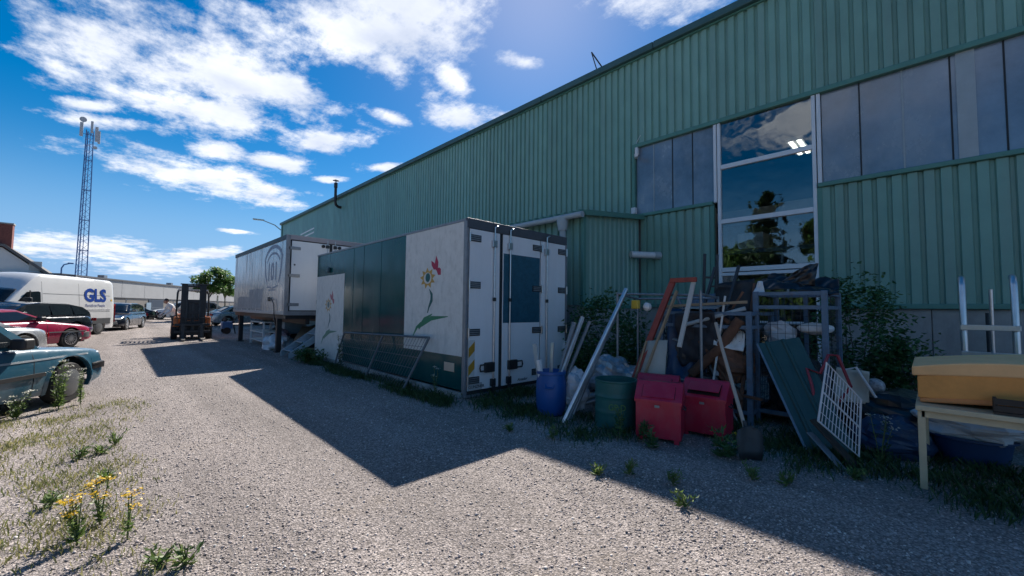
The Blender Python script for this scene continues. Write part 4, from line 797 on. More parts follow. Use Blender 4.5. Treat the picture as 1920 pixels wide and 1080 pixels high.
# body is one continuous mesh: pelvis, spine, neck, arms with hands, legs
J = [((0,0,.93),.15,.12),((.08,0,1.1),.15,.115),((.19,0,1.27),.17,.12),((.27,0,1.385),.13,.09),((.315,0,1.44),.055),((.35,0,1.49),.05),
     ((.24,.19,1.35),.065),((.32,.25,1.13),.048),((.50,.17,.99),.038),((.56,.15,.96),.036),((.24,-.19,1.35),.065),((.32,-.25,1.13),.048),((.50,-.15,1.0),.038),((.56,-.13,.97),.036),
     ((0,.10,.86),.10),((.04,.11,.48),.07),((-.02,.12,.09),.045),((.12,.13,.05),.045),((0,-.10,.86),.10),((.04,-.11,.48),.07),((-.02,-.12,.09),.045),((.12,-.13,.05),.045)]
E_ = [(0,1),(1,2),(2,3),(3,4),(4,5),(3,6),(6,7),(7,8),(8,9),(3,10),(10,11),(11,12),(12,13),(0,14),(14,15),(15,16),(16,17),(0,18),(18,19),(19,20),(20,21)]
skin('body', J, E_, shirt, pe)
skin('trousers', [((0,0,.95),.165,.13),((0,.10,.85),.115),((.04,.11,.48),.085),((-.02,.12,.12),.065),((0,-.10,.85),.115),((.04,-.11,.48),.085),((-.02,-.12,.12),.065)], [(0,1),(1,2),(2,3),(0,4),(4,5),(5,6)], trous, pe)
hd = MB(); 
for i in range(9):
    a = -PI/2+PI*i/8; 
hd.lathe([(.001,-.115),(.05,-.105),(.07,-.06),(.08,0),(.077,.05),(.055,.095),(.001,.115)], (.40,0,1.56), (-.25,0,1), 16); hd.box((.468,-.012,1.52),(.495,.012,1.56)); hd.box((.38,.074,1.53),(.41,.088,1.59)); hd.box((.38,-.088,1.53),(.41,-.074,1.59))
hd.build('head', skinm, pe, True); MB().lathe([(.086,.0),(.086,.045),(.062,.10),(.001,.124)], (.392,0,1.565), (-.35,0,1), 16).build('hair', hairm, pe, True)
for s in (-1,1):
    for k in range(4): MB().tube([(.58,s*(.15-.016*k),.965-.006*k),(.62,s*(.15-.016*k),.935),(.635,s*(.148-.015*k),.90+.004*(k==0))], .0085, 5).build('finger', skinm, pe)
    MB().tube([(.55,s*.125,.97),(.585,s*.10,.95),(.60,s*.10,.92)], .009, 5).build('thumb', skinm, pe)

# ================================================================== BACKGROUND
bld = thing('long_industrial_building', 'long low grey building with two-tone wall behind the parked cars', 'building', (0, 50, 0))
pal, brn = mat('pale_grey_wall', (.36,.36,.36), .8, 0, .12, .6), mat('brown_grey_wall', (.21,.19,.17), .8, 0, .15, .8)
BA, BB = Vector((-3,46,0)), Vector((16,84,0)); bd = (BB-BA).normalized(); bn_ = Vector((bd.y,-bd.x,0))*-1
def bslab(name, mt, s0, s1, z0, z1, d0, d1):
    p = [BA+bd*s for s in (s0, s1)]; q = []
    for d in (d0, d1):
        for pp_ in p: q.append(pp_+bn_*d)
    vs = [(v.x,v.y,z) for z in (z0,z1) for v in q]
    return MB((0,50,0)).add(vs, [(0,1,3,2),(4,5,7,6),(0,1,5,4),(2,3,7,6),(0,2,6,4),(1,3,7,5)]).build(name, mt, bld)
bslab('lower_wall', brn, 0, 42, 0, 2.0, 0, 8)
for i in range(11): bslab('wall_panel', pal, i*3.85+.02, (i+1)*3.85-.02, 2.03, 3.55, -.06, 8)
bslab('roof_edge', mat('dark_flashing', (.12,.12,.125), .6), -.1, 42.5, 3.552, 3.68, -.15, 8); bslab('wall_band', mat('dark_flashing', (.12,.12,.125)), 0, 42, 2.0, 2.028, -.08, 0)
bslab('gate', mat('dark_blue_gate', (.03,.045,.07), .5), 12.5, 15.5, 0, 1.95, -.05, .02); bslab('door', mat('pale_blue_door', (.25,.33,.4), .5), 12.0, 12.9, 0, 1.6, -.09, -.052)
for s in (9, 22, 33): bslab('roof_vent', galv, s, s+.5, 3.681, 4.15, 2, 2.5)
wl = thing('white_gabled_house', 'white house with brick chimney and sloping roof at the far left', 'house', (-9, 48, 0))
MB((-9,48,0)).prism([(-18,0),(-4.1,0),(-4.1,3.75),(-6.1,5.5),(-18,5.5)], lambda u,v,w: (u, 48+w, v), 10).build('wall', mat('white_render', (.80,.79,.77), .8, 0, .06, 1), wl)
MB((-9,48,0)).prism([(-3.6,3.42),(-6.05,5.58),(-18,5.58),(-18,5.75),(-5.98,5.75),(-3.5,3.6)], lambda u,v,w: (u, 47.7+w, v), 10.6).build('roof', mat('grey_tile', (.16,.15,.145), .8, 0, .2, 3), wl)
MB((-9,48,0)).box((-6.95,48.2,5.4),(-5.7,49.0,7.3)).build('chimney', mat('red_brick', (.22,.075,.06), .9, 0, .4, 9), wl); MB((-9,48,0)).box((-7.0,48.15,7.3),(-5.65,49.05,7.4)).build('chimney_cap', concrete, wl)
MB((-9,48,0)).box((-4.75,47.94,3.9),(-4.1,47.99,4.6)).build('wall_patch', mat('cream_render', (.62,.61,.57), .8), wl); MB((-9,48,0)).tube([(-4.0,47.85,0),(-4.0,47.85,3.5)], .06, 8).build('downpipe', dksteel, wl)
cp2 = thing('flat_roofed_garage', 'flat grey garage in front of the white house', 'garage', (-4, 45.5, 0)); MB((-4,45.5,0)).box((-5.2,45.5,0),(-2.25,49,3.35)).build('wall', pal, cp2); MB((-4,45.5,0)).box((-5.3,45.4,3.35),(-2.15,49.1,3.6)).build('roof', mat('dark_flashing', (.12,.12,.125)), cp2)
# lattice mast
tw = thing('radio_mast', 'tall blue lattice mast with antennas at its top', 'mast', (-4.7, 110, 0)); mastc = mat('mast_blue_grey', (.06,.15,.34), .5, .2, .2, 2)
H = 34.; leg_at = lambda k, z: Vector(((.98-.42*z/H)*math.cos(R(90+120*k+20)), (.98-.42*z/H)*math.sin(R(90+120*k+20)), z))
for k in range(3): MB().tube([leg_at(k,0), leg_at(k,H)], .085, 6).build('leg', mastc, tw)
for k in range(3):
    lat = MB(); nz = 30
    for i in range(nz):
        z0, z1 = H*i/nz, H*(i+1)/nz; a, b = (k, (k+1)%3) if i % 2 else ((k+1)%3, k)
        lat.tube([leg_at(a,z0), leg_at(b,z1)], .035, 4, False)
        if i % 5 == 0: lat.tube([leg_at(k,z0), leg_at((k+1)%3,z0)], .06, 4, False)
    lat.build('lattice_face', mastc, tw)
MB().bar((.15,.0,0),(.15,.0,H-.5),.18,.1).build('cable_ladder', mastc, tw)
for x, z, w, hh in ((-1.0,H-.2,.45,2.6),(1.0,H-.6,.45,2.8),(.35,H+.6,.35,2.2),(1.35,H-1.1,.35,2.4)): MB().box((x-w/2,-.9,z-hh/2),(x+w/2,-.6,z+hh/2)).build('panel_antenna', mat('antenna_grey', (.4,.42,.44), .5), tw, bevel=.05)
MB().lathe([(.02,-.25),(.45,-.1),(.5,0)], (-.85,-.7,H+1.7), (0,-1,0), 14).build('dish', mat('antenna_grey', (.4,.42,.44)), tw); MB().lathe([(.02,-.15),(.3,-.05),(.32,0)], (.9,-.7,H-3.2), (0,-1,0), 12).build('dish', mat('antenna_grey', (.4,.42,.44)), tw)
MB().bar((-1.1,-.5,H-.9),(1.4,-.5,H-.9),.08).build('head_frame', mastc, tw); MB().bar((-.85,-.5,H-1),(-.85,-.5,H+1.7),.09).build('head_pole', mastc, tw); MB().bar((.35,-.5,H-1),(.35,-.5,H+1.7),.09).build('head_pole', mastc, tw)
lp = thing('street_lamp', 'curved arm street lamp showing past the warehouse corner', 'street lamp', (11.6, 43.2, 0))
MB((11.6,43.2,0)).tube([(11.6,43.2,0),(11.6,43.2,7.6),(11.35,43.2,8.5),(10.6,43.2,9.05),(9.6,43.2,9.35)], .07, 8, r1=.04).build('pole', galv, lp, True); MB((11.6,43.2,0)).add([(9.7,43.1,9.42),(9.7,43.3,9.42),(8.8,43.32,9.40),(8.8,43.08,9.40),(9.7,43.1,9.32),(9.7,43.3,9.32),(8.85,43.3,9.28),(8.85,43.1,9.28)], [(0,1,2,3),(4,5,6,7),(0,1,5,4),(1,2,6,5),(2,3,7,6),(3,0,4,7)]).build('lamp_head', pvc, lp)
lp = thing('street_lamp', 'small distant street lamp left of the mast', 'street lamp', (-3.85, 60, 0)); MB().tube([(0,0,0),(0,0,4.9),(.15,0,5.25),(.5,0,5.4)], .06, 6).build('pole', mastc, lp); MB().box((.4,-.1,5.36),(.8,.1,5.48)).build('lamp_head', mastc, lp)
fc = thing('wire_fence', 'thin wire fence with posts in front of the long building', 'fence', (4, 55, 0))
for i in range(8):
    p = BA+bd*(4+i*4.2)-bn_*2.2; MB((4,55,0)).tube([p, p+Vector((0,0,1.9))], .035, 6).build('post', galv, fc)
for z in (.5, 1.1, 1.85): MB((4,55,0)).tube([BA+bd*4-bn_*2.2+Vector((0,0,z)), BA+bd*33.4-bn_*2.2+Vector((0,0,z))], .012, 4).build('wire', galv, fc)

# ------------------------------------------------------------------ trees
def tree(name, label, loc, h, rad, trunk_h, nl, lm, lsize, group=None, conifer=False, lean=0):
    t = thing(name, label, 'tree', loc, 0, group); bark = mat('bark', (.13,.11,.09), .9, 0, .3, 9, .2, 30)
    tb = MB(); tb.tube([(0,0,0),(.03,.02,trunk_h*.5),(0,.04,trunk_h),(lean*.3,0,h*.8)], .05*h/3, 8, r1=.02); lobes = []
    for i in range(11 if not conifer else 26):
        a = i*2.4+rng.uniform(-.4,.4)
        if conifer:
            z = trunk_h+(h-trunk_h)*i/26; rr = rad*(1-i/27); e = Vector((rr*math.cos(a), rr*math.sin(a), z-.25*rr)); tb.tube([(0,0,z), e], .04, 5, r1=.01)
            for q_ in (.35,.7,1): lobes.append((np.array(Vector((0,0,z)).lerp(e, q_)), rad*.34*(1.1-.6*i/26)))
        else:
            z = rng.uniform(trunk_h+.1, h*.92); k = math.sin(PI*min(1,max(.12,(z-trunk_h*.8)/(h-trunk_h*.7)))); e = Vector((rad*.75*k*math.cos(a)+lean*z/h, rad*.75*k*math.sin(a), z))
            tb.tube([(0,.03,trunk_h*rng.uniform(.85,1.05)), (e.x*.45,e.y*.45,(trunk_h+z)/2+.1), e], .045*h/5, 6, r1=.012); lobes.append((np.array(e), rad*rng.uniform(.26,.42)))
            lobes.append((np.array(e)*np.array([.55,.55,1])+np.array([0,0,.15]), rad*rng.uniform(.22,.34)))
    tb.build('trunk', bark, t, True)
    c = np.array([l_[0] for l_ in lobes]); rr = np.array([l_[1] for l_ in lobes]); idx = rng.integers(0, len(c), nl)
    d = rng.normal(size=(nl,3)); d /= np.linalg.norm(d, axis=1)[:,None]; P_ = c[idx]+d*(rr[idx]*rng.uniform(.35,1.12,nl)**.6)[:,None]*np.array([1,1,.75])
    V, Fc = leaves(P_, rng.uniform(.7,1.3,nl)*lsize, asp=.55); npobj('crown', V, Fc, lm, t); return t
lm1 = leafmat('tree_leaf', (.055,.13,.028), (.16,.28,.07), .45); lm2 = leafmat('conifer_leaf', (.02,.05,.018), (.05,.09,.03), .15); lm3 = leafmat('bush_leaf', (.045,.115,.04), (.12,.24,.08), .35)
tree('small_tree', 'young leafy tree left of the swap body, the larger one', (6.1,45.2,0), 4.9, 1.55, 2.3, 3600, lm1, .22, 'young trees by the far building', lean=.3)
tree('small_tree', 'young tree with pale stake just left of the swap body', (7.45,46.2,0), 4.3, 1.25, 2.3, 2600, lm1, .22, 'young trees by the far building', lean=.2)
sk_ = MB((6.75,45.3,0)).tube([(6.75,45.3,0),(6.75,45.3,2.3)], .06, 6).build('tree_stake', mat('pale_stake', (.55,.52,.47), .8), None); tag(sk_, 'pale wooden stake between the two young trees', 'stake')
# trees across the yard, seen only as reflections in the bay glass
ords = ['first','second','third','fourth','fifth','sixth','seventh','eighth','ninth','tenth','eleventh','twelfth','thirteenth','fourteenth']
for i in range(14):
    y = -6+i*4.6+(i > 7)*(i-7)*2; cf = i % 3 == 1; h = [9,14,10.5,11.5,14.5,9.5,12,13.5,10][i%9]
    tree('conifer_tree' if cf else 'broadleaf_tree', ('dark conifer' if cf else 'broad green tree')+f', {ords[i]} from the near end of the row across the yard', (-30-2*(i%2),y,0), h, 3.0 if cf else 3.8, .6 if cf else 1.6, 6000, lm2 if cf else lm1, .55, 'trees across the yard', bool(cf))

hd_ = thing('hedge', 'long dense hedge across the yard below the row of trees', 'hedge', (-27,25,0)); nl_ = 15000
V, Fc = leaves(np.stack([rng.normal(0,.9,nl_), rng.uniform(-33,45,nl_), 4.2*rng.random(nl_)**.8], 1), rng.uniform(.4,.8,nl_), asp=.6); npobj('foliage', V, Fc, lm1, hd_)
for i in range(20): MB().tube([(0,-32+4*i,0),(.1,-32+4*i,2.6)], .06, 6, r1=.02).build('stem', mat('bark', (.13,.11,.09)), hd_)
# ================================================================== JUNK HELPERS
def rods(name, label, cat, specs, mt, group=None):
    for i, (a, b, r) in enumerate(specs): 
        pass
def tubething(name, label, cat, pts, r, mt, n=10, group=None):
    return tag(MB(pts[0]).tube(pts, r, n).build(name, mt, None, True), label, cat, group)
def barthing(name, label, cat, a, b, w, h, mt, group=None, up=(0,0,1), bev=.004):
    return tag(MB(a).bar(a, b, w, h, up).build(name, mt, None, bevel=bev), label, cat, group)
def sheet(name, label, cat, c4, mt, amp=.0, freq=3, th=.004, n=14, group=None, seed=0, par=None):
    rr = np.random.default_rng(seed); ph = rr.uniform(0, 6.28, 8); c4 = [Vector(p) for p in c4]; o = c4[0] if par is None else Vector(par.location)
    nrm = (c4[1]-c4[0]).cross(c4[3]-c4[0]).normalized(); m_ = MB(o); vs = []
    for i in range(n+1):
        for j in range(n+1):
            u, v = i/n, j/n; p = c4[0]*(1-u)*(1-v)+c4[1]*u*(1-v)+c4[2]*u*v+c4[3]*(1-u)*v
            w = math.sin(freq*2.1*u+ph[0]+1.7*v)*.5+math.sin(freq*3.3*v+ph[1]+2*u)*.4+abs(math.sin(freq*4*(u+v*.6)+ph[2]))*.5+math.sin(freq*7*(u-v)+ph[3])*.18
            vs.append(p+nrm*amp*w)
    m_.add(vs, [(i*(n+1)+j, i*(n+1)+j+1, (i+1)*(n+1)+j+1, (i+1)*(n+1)+j) for i in range(n) for j in range(n)])
    ob = m_.build(name, mt, par, True, solid=th); 
    return tag(ob, label, cat, group) if par is None else ob
def crumple(name, label, cat, c, r3, mt, seed=0, amp=.35, n=18, group=None):
    rr = np.random.default_rng(seed); m_ = MB(c); vs = []; ks = rr.normal(size=(9,3))*2.6; ph = rr.uniform(0,6.28,9)
    for i in range(n+1):
        for j in range(n):
            t, a = PI*i/n, 2*PI*j/n; d = np.array([math.sin(t)*math.cos(a), math.sin(t)*math.sin(a), math.cos(t)]); w = 1+amp*sum(abs(math.sin(ks[k]@d+ph[k])) for k in range(9))/9*2-amp
            vs.append(Vector(c)+Vector((d[0]*r3[0]*w, d[1]*r3[1]*w, d[2]*r3[2]*w)))
    m_.add(vs, [(i*n+j, i*n+(j+1)%n, (i+1)*n+(j+1)%n, (i+1)*n+j) for i in range(n) for j in range(n)])
    return tag(m_.build(name, mt, None, False), label, cat, group)

# ------------------------------------------------------------------ blue barrel with profiles
br = thing('blue_barrel', 'blue plastic barrel filled with metal profiles', 'barrel', (4.26, 3.60, 0))
MB().lathe([(.15,0),(.175,.02),(.198,.12),(.205,.28),(.2,.42),(.182,.52),(.18,.535),(.197,.54),(.197,.575),(.18,.58),(.172,.56),(.165,.1),(.0,.09)], n=32, caps=False).build('shell', blue_dr, br, True)
MB().tube([(-.195,-.06,.42),(-.225,-.05,.38),(-.225,.05,.38),(-.195,.06,.42)], .012, 8).build('handle', blue_dr, br, True).rotation_euler.z = .6
al_ = ['short bright angle profile standing in the blue barrel, front','pale flat profile standing in the blue barrel','long tube leaning right out of the blue barrel','second long channel leaning right out of the blue barrel','long dark-sided channel leaning behind in the blue barrel','short white tube at the left in the blue barrel']
for i, (a, b, w, hh, mt) in enumerate((((4.20,3.58,.12),(4.26,3.58,.95),.05,.02,alu),((4.17,3.66,.12),(4.12,3.78,.93),.07,.02,pvc),((4.26,3.60,.12),(4.72,3.42,1.30),.045,.045,alu),((4.30,3.56,.12),(4.76,3.33,1.24),.05,.03,galv),((4.32,3.64,.12),(4.66,3.52,1.22),.05,.05,galv),((4.14,3.62,.12),(4.10,3.68,.72),.05,.05,white_pl))):
    barthing('metal_profile', al_[i], 'profile', a, b, w, hh, mt, 'profiles in the blue barrel', bev=.003)
# long poles leaning
lb = ['long bright pole leaning left of the green drum, front one','long pole leaning just behind the front one by the green drum','long grey pole leaning deepest behind the drum']
for i, (a, b) in enumerate((((3.98,3.17,.02),(5.0,2.90,1.69)),((4.20,3.22,.02),(5.02,2.97,1.57)),((4.10,3.20,.02),(5.03,2.93,1.64)))): tubething('metal_pole', lb[i], 'pole', [a,b], .026 if i < 2 else .02, [alu,galv,galv][i], 12, 'poles leaning by the green drum')
tr_ = thing('tube_frame', 'galvanised tube frame behind the leaning poles', 'frame', (5.4, 2.9, 0))
for a, b in (((5.35,3.25,0),(5.35,3.25,1.66)),((5.35,2.05,0),(5.35,2.05,1.66)),((5.95,3.25,0),(5.95,3.25,1.6)),((5.95,2.05,0),(5.95,2.05,1.6))): MB((5.4,2.9,0)).tube([a,b], .018, 8).build('upright', galv, tr_, True)
for a, b in (((5.35,3.25,1.64),(5.35,2.05,1.60)),((5.95,3.25,1.58),(5.95,2.05,1.58)),((5.35,3.25,1.64),(5.95,3.25,1.58)),((5.35,2.05,1.62),(5.95,2.05,1.58)),((5.35,3.25,.5),(5.35,2.05,.5))): MB((5.4,2.9,0)).tube([a,b], .016, 8).build('rail', galv, tr_, True)
for i in range(14): MB((5.4,2.9,0)).tube([(5.95,3.2-.085*i,.2),(5.95,3.2-.085*i,1.55)], .004, 4, False).build('mesh_wire', galv, tr_)
lampt = thing('work_lamp', 'yellow and white work lamp hanging on the leaning poles', 'lamp', (5.2, 2.85, 1.4)); MB((5.2,2.85,1.4)).box((5.12,2.80,1.42),(5.2,2.90,1.54)).build('housing', mat('yellow_plastic', (.6,.42,.05), .4), lampt, bevel=.015); MB((5.2,2.85,1.4)).lathe([(.02,0),(.06,.04),(.05,.09)], (5.2,2.75,1.45), (1,-.4,0), 12).build('reflector', white_pl, lampt, True)
# green drum
dr = thing('green_drum', 'open green steel drum between poles and red bins', 'drum', (4.42, 2.71, 0)); prof = [(.27,0),(.285,.01)]
for z in np.linspace(.03,.54,26): prof.append((.278+.010*math.exp(-((z-.2)/.015)**2)+.010*math.exp(-((z-.38)/.015)**2), float(z)))
dr.scale = (.88,.88,1); MB().lathe(prof+[(.288,.55),(.288,.565),(.27,.565),(.268,.1),(0,.1)], n=36, caps=False).build('shell', green_dr, dr, True)
text('GP D', .10, Matrix.Translation((0,0,0)) @ Euler((0,0,R(-58))).to_matrix().to_4x4() @ Matrix.Translation((-.10,-.291,.24)) @ Euler((PI/2,0,0)).to_matrix().to_4x4(), mat('worn_yellow_green', (.10,.25,.06), .6), dr)
# red bins
def bin_(label, loc, rz, open_):
    t = thing('red_waste_bin', label, 'bin', loc, rz, 'red waste bins'); w, d, h = .23, .185, .44
    # local: front faces -y
    MB().add([(-w,-d,.04),(w,-d,.04),(w,d,.04),(-w,d,.04),(-w,-d,h),(w,-d,h),(w,d,h),(-w,d,h)], [(0,1,2,3),(0,1,5,4),(1,2,6,5),(2,3,7,6),(3,0,4,7)]).build('body', red_bin, t, bevel=.006)
    MB().add([(-w-.012,-d-.015,h),(w+.012,-d-.015,h),(w+.012,d+.012,h),(-w-.012,d+.012,h),(-w-.012,.0,h+.17),(w+.012,.0,h+.17),(w+.012,.07,h+.17),(-w-.012,.07,h+.17),(-w-.012,-d-.015,h-.03),(w+.012,-d-.015,h-.03),(w+.012,d+.012,h-.03),(-w-.012,d+.012,h-.03)],
             [(0,1,5,4),(4,5,6,7),(6,2,3,7),(1,2,6,5),(0,4,7,3),(0,1,9,8),(1,2,10,9),(2,3,11,10),(3,0,8,11)]).build('hood', red_bin, t, bevel=.004)
    sl = Vector((0,d+.015,.17)).normalized(); nn_ = Vector((0,-sl.z,sl.y)); c0 = Vector((0,-d-.015,h))
    f0, f1 = c0+sl*.035, c0+sl*.20; tilt = nn_*(.0 if not open_ else .05)
    MB().add([tuple(f0+Vector((x,0,0))+nn_*(.004)) for x in (-.17,.17)]+[tuple(f1+Vector((x,0,0))+nn_*.004) for x in (.17,-.17)], [(0,1,2,3)]).build('slot', mat('bin_inside', (.02,.005,.006), .8), t)
    g0, g1 = f0+nn_*(.008)+tilt*.0-sl*.0, f1+nn_*.008+tilt
    if open_: g0, g1 = f0+nn_*.05+sl*.02, f1+nn_*.012+sl*.012
    MB().add([tuple(g0+Vector((-.165,0,0))),tuple(g0+Vector((.165,0,0))),tuple(g1+Vector((.165,0,0))),tuple(g1+Vector((-.165,0,0)))], [(0,1,2,3)]).build('flap', red_bin, t, solid=.006)
    MB().box((-.03,-d-.021,h-.075),(.02,-d-.0165,h-.05)).build('label_plate', galv, t)
    for x in (-w+.02, w-.07): MB().box((x,-d+.002,0),(x+.05,-d+.03,.05)).build('foot', red_bin, t); MB().box((x,d-.03,0),(x+.05,d-.002,.05)).build('foot', red_bin, t)
    MB().tube([(w+.003,-.06,.36),(w+.03,-.05,.34),(w+.03,.05,.34),(w+.003,.06,.36)], .008, 6).build('side_handle', dksteel, t, True)
    return t
bin_('front red waste bin with closed flap next to the green drum', (4.385,2.13,0), R(-72), False)
bin_('right red waste bin with half open flap behind the shovel', (4.93,1.83,0), R(-84), True)
bin_('red waste bin mostly hidden behind the front one', (4.86,2.38,.0), R(-74), True)
# red frame and board behind the bins
rfm = thing('red_steel_frame', 'red oxide steel frame leaning behind the red bins', 'frame', (4.78, 2.88, 0)); OR = (4.78,2.88,0)
MB(OR).bar((4.78,2.88,.0),(5.32,2.40,1.78),.075,.05,(1,0,0)).build('long_channel', redchan, rfm, bevel=.004); MB(OR).bar((5.30,2.42,1.80),(5.30,2.08,1.80),.05,.06).build('top_channel', redchan, rfm, bevel=.004)
MB(OR).bar((5.31,2.12,1.77),(5.05,2.20,.95),.05,.03,(1,0,0)).build('thin_leg', mat('pale_worn_steel', (.5,.48,.44), .6), rfm); MB(OR).bar((4.86,2.74,.30),(5.27,2.38,1.66),.02,.055,(1,0,0)).build('wooden_batten', wood, rfm).location = (.0,-.06,0)
sheet('chipboard_panel', 'pale board propped behind the red bins', 'board', [(4.86,2.80,.05),(5.02,2.42,.05),(5.12,2.38,1.02),(5.06,2.62,1.0)], mat('pale_board', (.45,.42,.36), .7), .0, 1, .018, 2)
barthing('wooden_lath', 'thin wooden lath along the edge of the pale board', 'lath', (4.80,2.83,.02), (5.03,2.63,1.0), .03, .02, wood)
# shovel
sh = thing('shovel', 'shovel with wooden handle leaning beside the right red bin', 'shovel', (4.40, 1.26, 0)); OS_ = (4.40,1.26,0)
MB(OS_).tube([(4.42,1.28,.27),(5.45,1.98,1.22)] if False else [(4.43,1.29,.26),(4.75,1.60,1.0),(4.86,1.70,1.27)], .018, 10).build('handle', mat('shovel_handle', (.42,.36,.30), .7), sh, True)
b_ = MB(OS_); rows = [(0,.10,.03),(.08,.125,.0),(.20,.13,-.01),(.27,.11,.01),(.30,.03,.03)]; vs = []
for s_, w, dp in rows:
    for t in (-1,-.5,0,.5,1): vs.append((4.36+.05*s_/.3+t*w*.72-.0, 1.24+.03*s_/.3-t*w*.68+0, s_+.005)); 
vs = [(x-.02*abs(((i%5)-2)/2)**2, y-.02*abs(((i%5)-2)/2)**2, z) for i, (x,y,z) in enumerate(vs)]
b_.add(vs, [(i*5+j,i*5+j+1,i*5+j+6,i*5+j+5) for i in range(4) for j in range(4)]); b_.build('blade', dksteel, sh, True, solid=.004); MB(OS_).tube([(4.40,1.265,.18),(4.44,1.30,.34)], .022, 8, r1=.02).build('socket', dksteel, sh, True)

# ------------------------------------------------------------------ steel stillages with scrap
def stillage(label, loc, rz, L, D_, h, name='steel_stillage'):
    t = thing(name, label, 'stillage', loc, rz, 'scrap stillages')
    for x in (0, L):
        for y in (0, D_): MB().box((x-.03,y-.03,0),(x+.03,y+.03,h)).build('post', bluesteel, t, bevel=.004)
    for z in (.14, h-.2, h-.03):
        MB().box((.031,-.02,z-.022),(L-.031,.02,z+.022)).build('rail', bluesteel, t); MB().box((.031,D_-.02,z-.022),(L-.031,D_+.02,z+.022)).build('rail', bluesteel, t)
        MB().box((-.02,.031,z-.022),(.02,D_-.031,z+.022)).build('rail', bluesteel, t); MB().box((L-.02,.031,z-.022),(L+.02,D_-.031,z+.022)).build('rail', bluesteel, t)
    MB().box((.0,.0,.10),(L,D_,.118)).build('floor', rust, t); MB().box((L*.5-.025,-.012,.165),(L*.5+.025,.022,h-.053)).build('mid_post', bluesteel, t)
    for k, (a, b) in enumerate((((0,D_),(L,D_)),((0,0),(0,D_)),((L,0),(L,D_)),((0,0),(L,0)))):
        a, b = Vector((*a,0)), Vector((*b,0)); n = int((b-a).length/.075)
        for i in range(1, n): p = a.lerp(b, i/n); MB().tube([p+Vector((0,0,.16)), p+Vector((0,0,h-.05))], .003, 4, False).build('mesh_wire', dksteel, t)
        for z in np.arange(.25, h-.1, .11): MB().tube([a+Vector((0,0,float(z))), b+Vector((0,0,float(z)))], .003, 4, False).build('mesh_wire', dksteel, t)
    return t
stillage('scrap stillage behind the red bins, piled with rusty parts', (6.70,1.60,0), R(90), 1.14, 1.0, 1.40)
stillage('tall scrap stillage with black film behind the green sheet', (7.0,.88,0), R(90), .72, 1.0, 1.66)
sheet('crumpled_blue_tarp', 'crumpled dark blue tarpaulin in the scrap stillage', 'tarpaulin', [(5.62,2.62,.35),(5.66,2.15,.30),(5.85,2.05,1.40),(5.8,2.65,1.42)], mat('dark_blue_tarp', (.02,.05,.11), .4), .10, 2, .004, 18, None, 3)
sc_l = ['rusty bent pipe on top of the scrap','thick rusty exhaust pipe slanting through the scrap','thin dark rod poking out of the scrap at the left','second thin dark rod poking out of the scrap','short pale pipe lying across the scrap','rusty bar in the middle of the scrap']
for i, (pts, r, mt) in enumerate(([[(5.7,2.5,1.25),(5.8,2.1,1.38),(5.75,1.7,1.18)],.04,rust],[[(5.66,2.3,.55),(5.66,1.95,.9),(5.7,1.7,1.3)],.065,rust],[[(6.35,2.44,.3),(6.5,2.42,2.28)],.022,dksteel],[[(6.35,2.28,.3),(6.5,2.24,2.25)],.022,dksteel],[[(5.62,2.4,1.2),(5.75,1.65,1.44)],.028,pvc],[[(5.64,1.68,.3),(5.7,2.2,1.0)],.03,rust])): tubething('scrap_pipe', sc_l[i], 'pipe', pts, r, mt, 10, 'pipes in the scrap')
barthing('ladder_rung', 'dark crossbar between the two thin rods', 'bar', (6.47,2.44,1.92), (6.47,2.26,1.90), .03, .03, dksteel)
cr_l = ['large rusty crumpled part at the right in the scrap','dark crumpled part at the bottom of the scrap','brown motor block in the middle of the scrap','dark grey lump at the top of the scrap','brown lump low at the left of the scrap','black lump high at the right of the scrap']
for i, (c, r3, mt) in enumerate((((5.85,1.85,.75),(.22,.22,.24),rust),((5.82,2.15,.32),(.24,.4,.2),dksteel),((5.9,2.05,.95),(.2,.24,.17),mat('oily_brown', (.09,.06,.045), .5, .2, .4, 8)),((5.95,2.4,1.3),(.2,.22,.16),dksteel),((5.84,2.5,.72),(.16,.16,.2),mat('oily_brown', (.09,.06,.045))),((6.0,1.82,1.28),(.2,.18,.14),blackpl))): crumple('scrap_part', cr_l[i], 'scrap', c, r3, mt, i+5, .5, 16, 'scrap in the stillage')
sh_l = ['bright flat sheet on top of the scrap','dark sheet sticking up from the scrap at the back','pale bent sheet in the middle of the scrap','blue-grey sheet standing at the back of the scrap']
for i, (c4, mt, am) in enumerate((([(5.62,2.45,1.42),(5.62,1.95,1.44),(5.95,1.9,1.48),(5.95,2.4,1.46)],alu,.015),([(6.3,2.3,1.2),(6.3,1.75,1.2),(6.35,1.7,1.86),(6.35,2.2,1.80)],blackpl,.04),([(5.63,2.0,.95),(5.63,1.65,.9),(5.8,1.65,1.2),(5.8,2.0,1.22)],white_old,.03),([(6.2,2.65,.9),(6.25,2.2,.9),(6.3,2.2,1.66),(6.28,2.6,1.62)],bluesteel,.05))): sheet('scrap_sheet', sh_l[i], 'sheet', c4, mt, am, 2, .004, 12, 'sheets in the scrap', i+20)
sheet('black_film', 'black film sheet thrown over the tall stillage', 'film', [(6.1,1.66,1.68),(6.05,.75,1.60),(6.5,.80,1.80),(6.45,1.55,1.86)], blackfilm, .07, 2.4, .003, 20, None, 41)
sheet('black_film', 'pointed end of black film standing up on the tall stillage', 'film', [(6.2,1.40,1.78),(6.2,1.00,1.72),(6.25,.97,2.02),(6.25,1.10,1.98)], blackfilm, .05, 2, .003, 14, None, 42)
sheet('white_flap', 'white torn flap at the left end of the black film', 'flap', [(6.08,1.66,1.62),(6.06,1.50,1.60),(6.1,1.54,1.80),(6.1,1.60,1.80)], white_pl, .02, 2, .003, 8, None, 43)
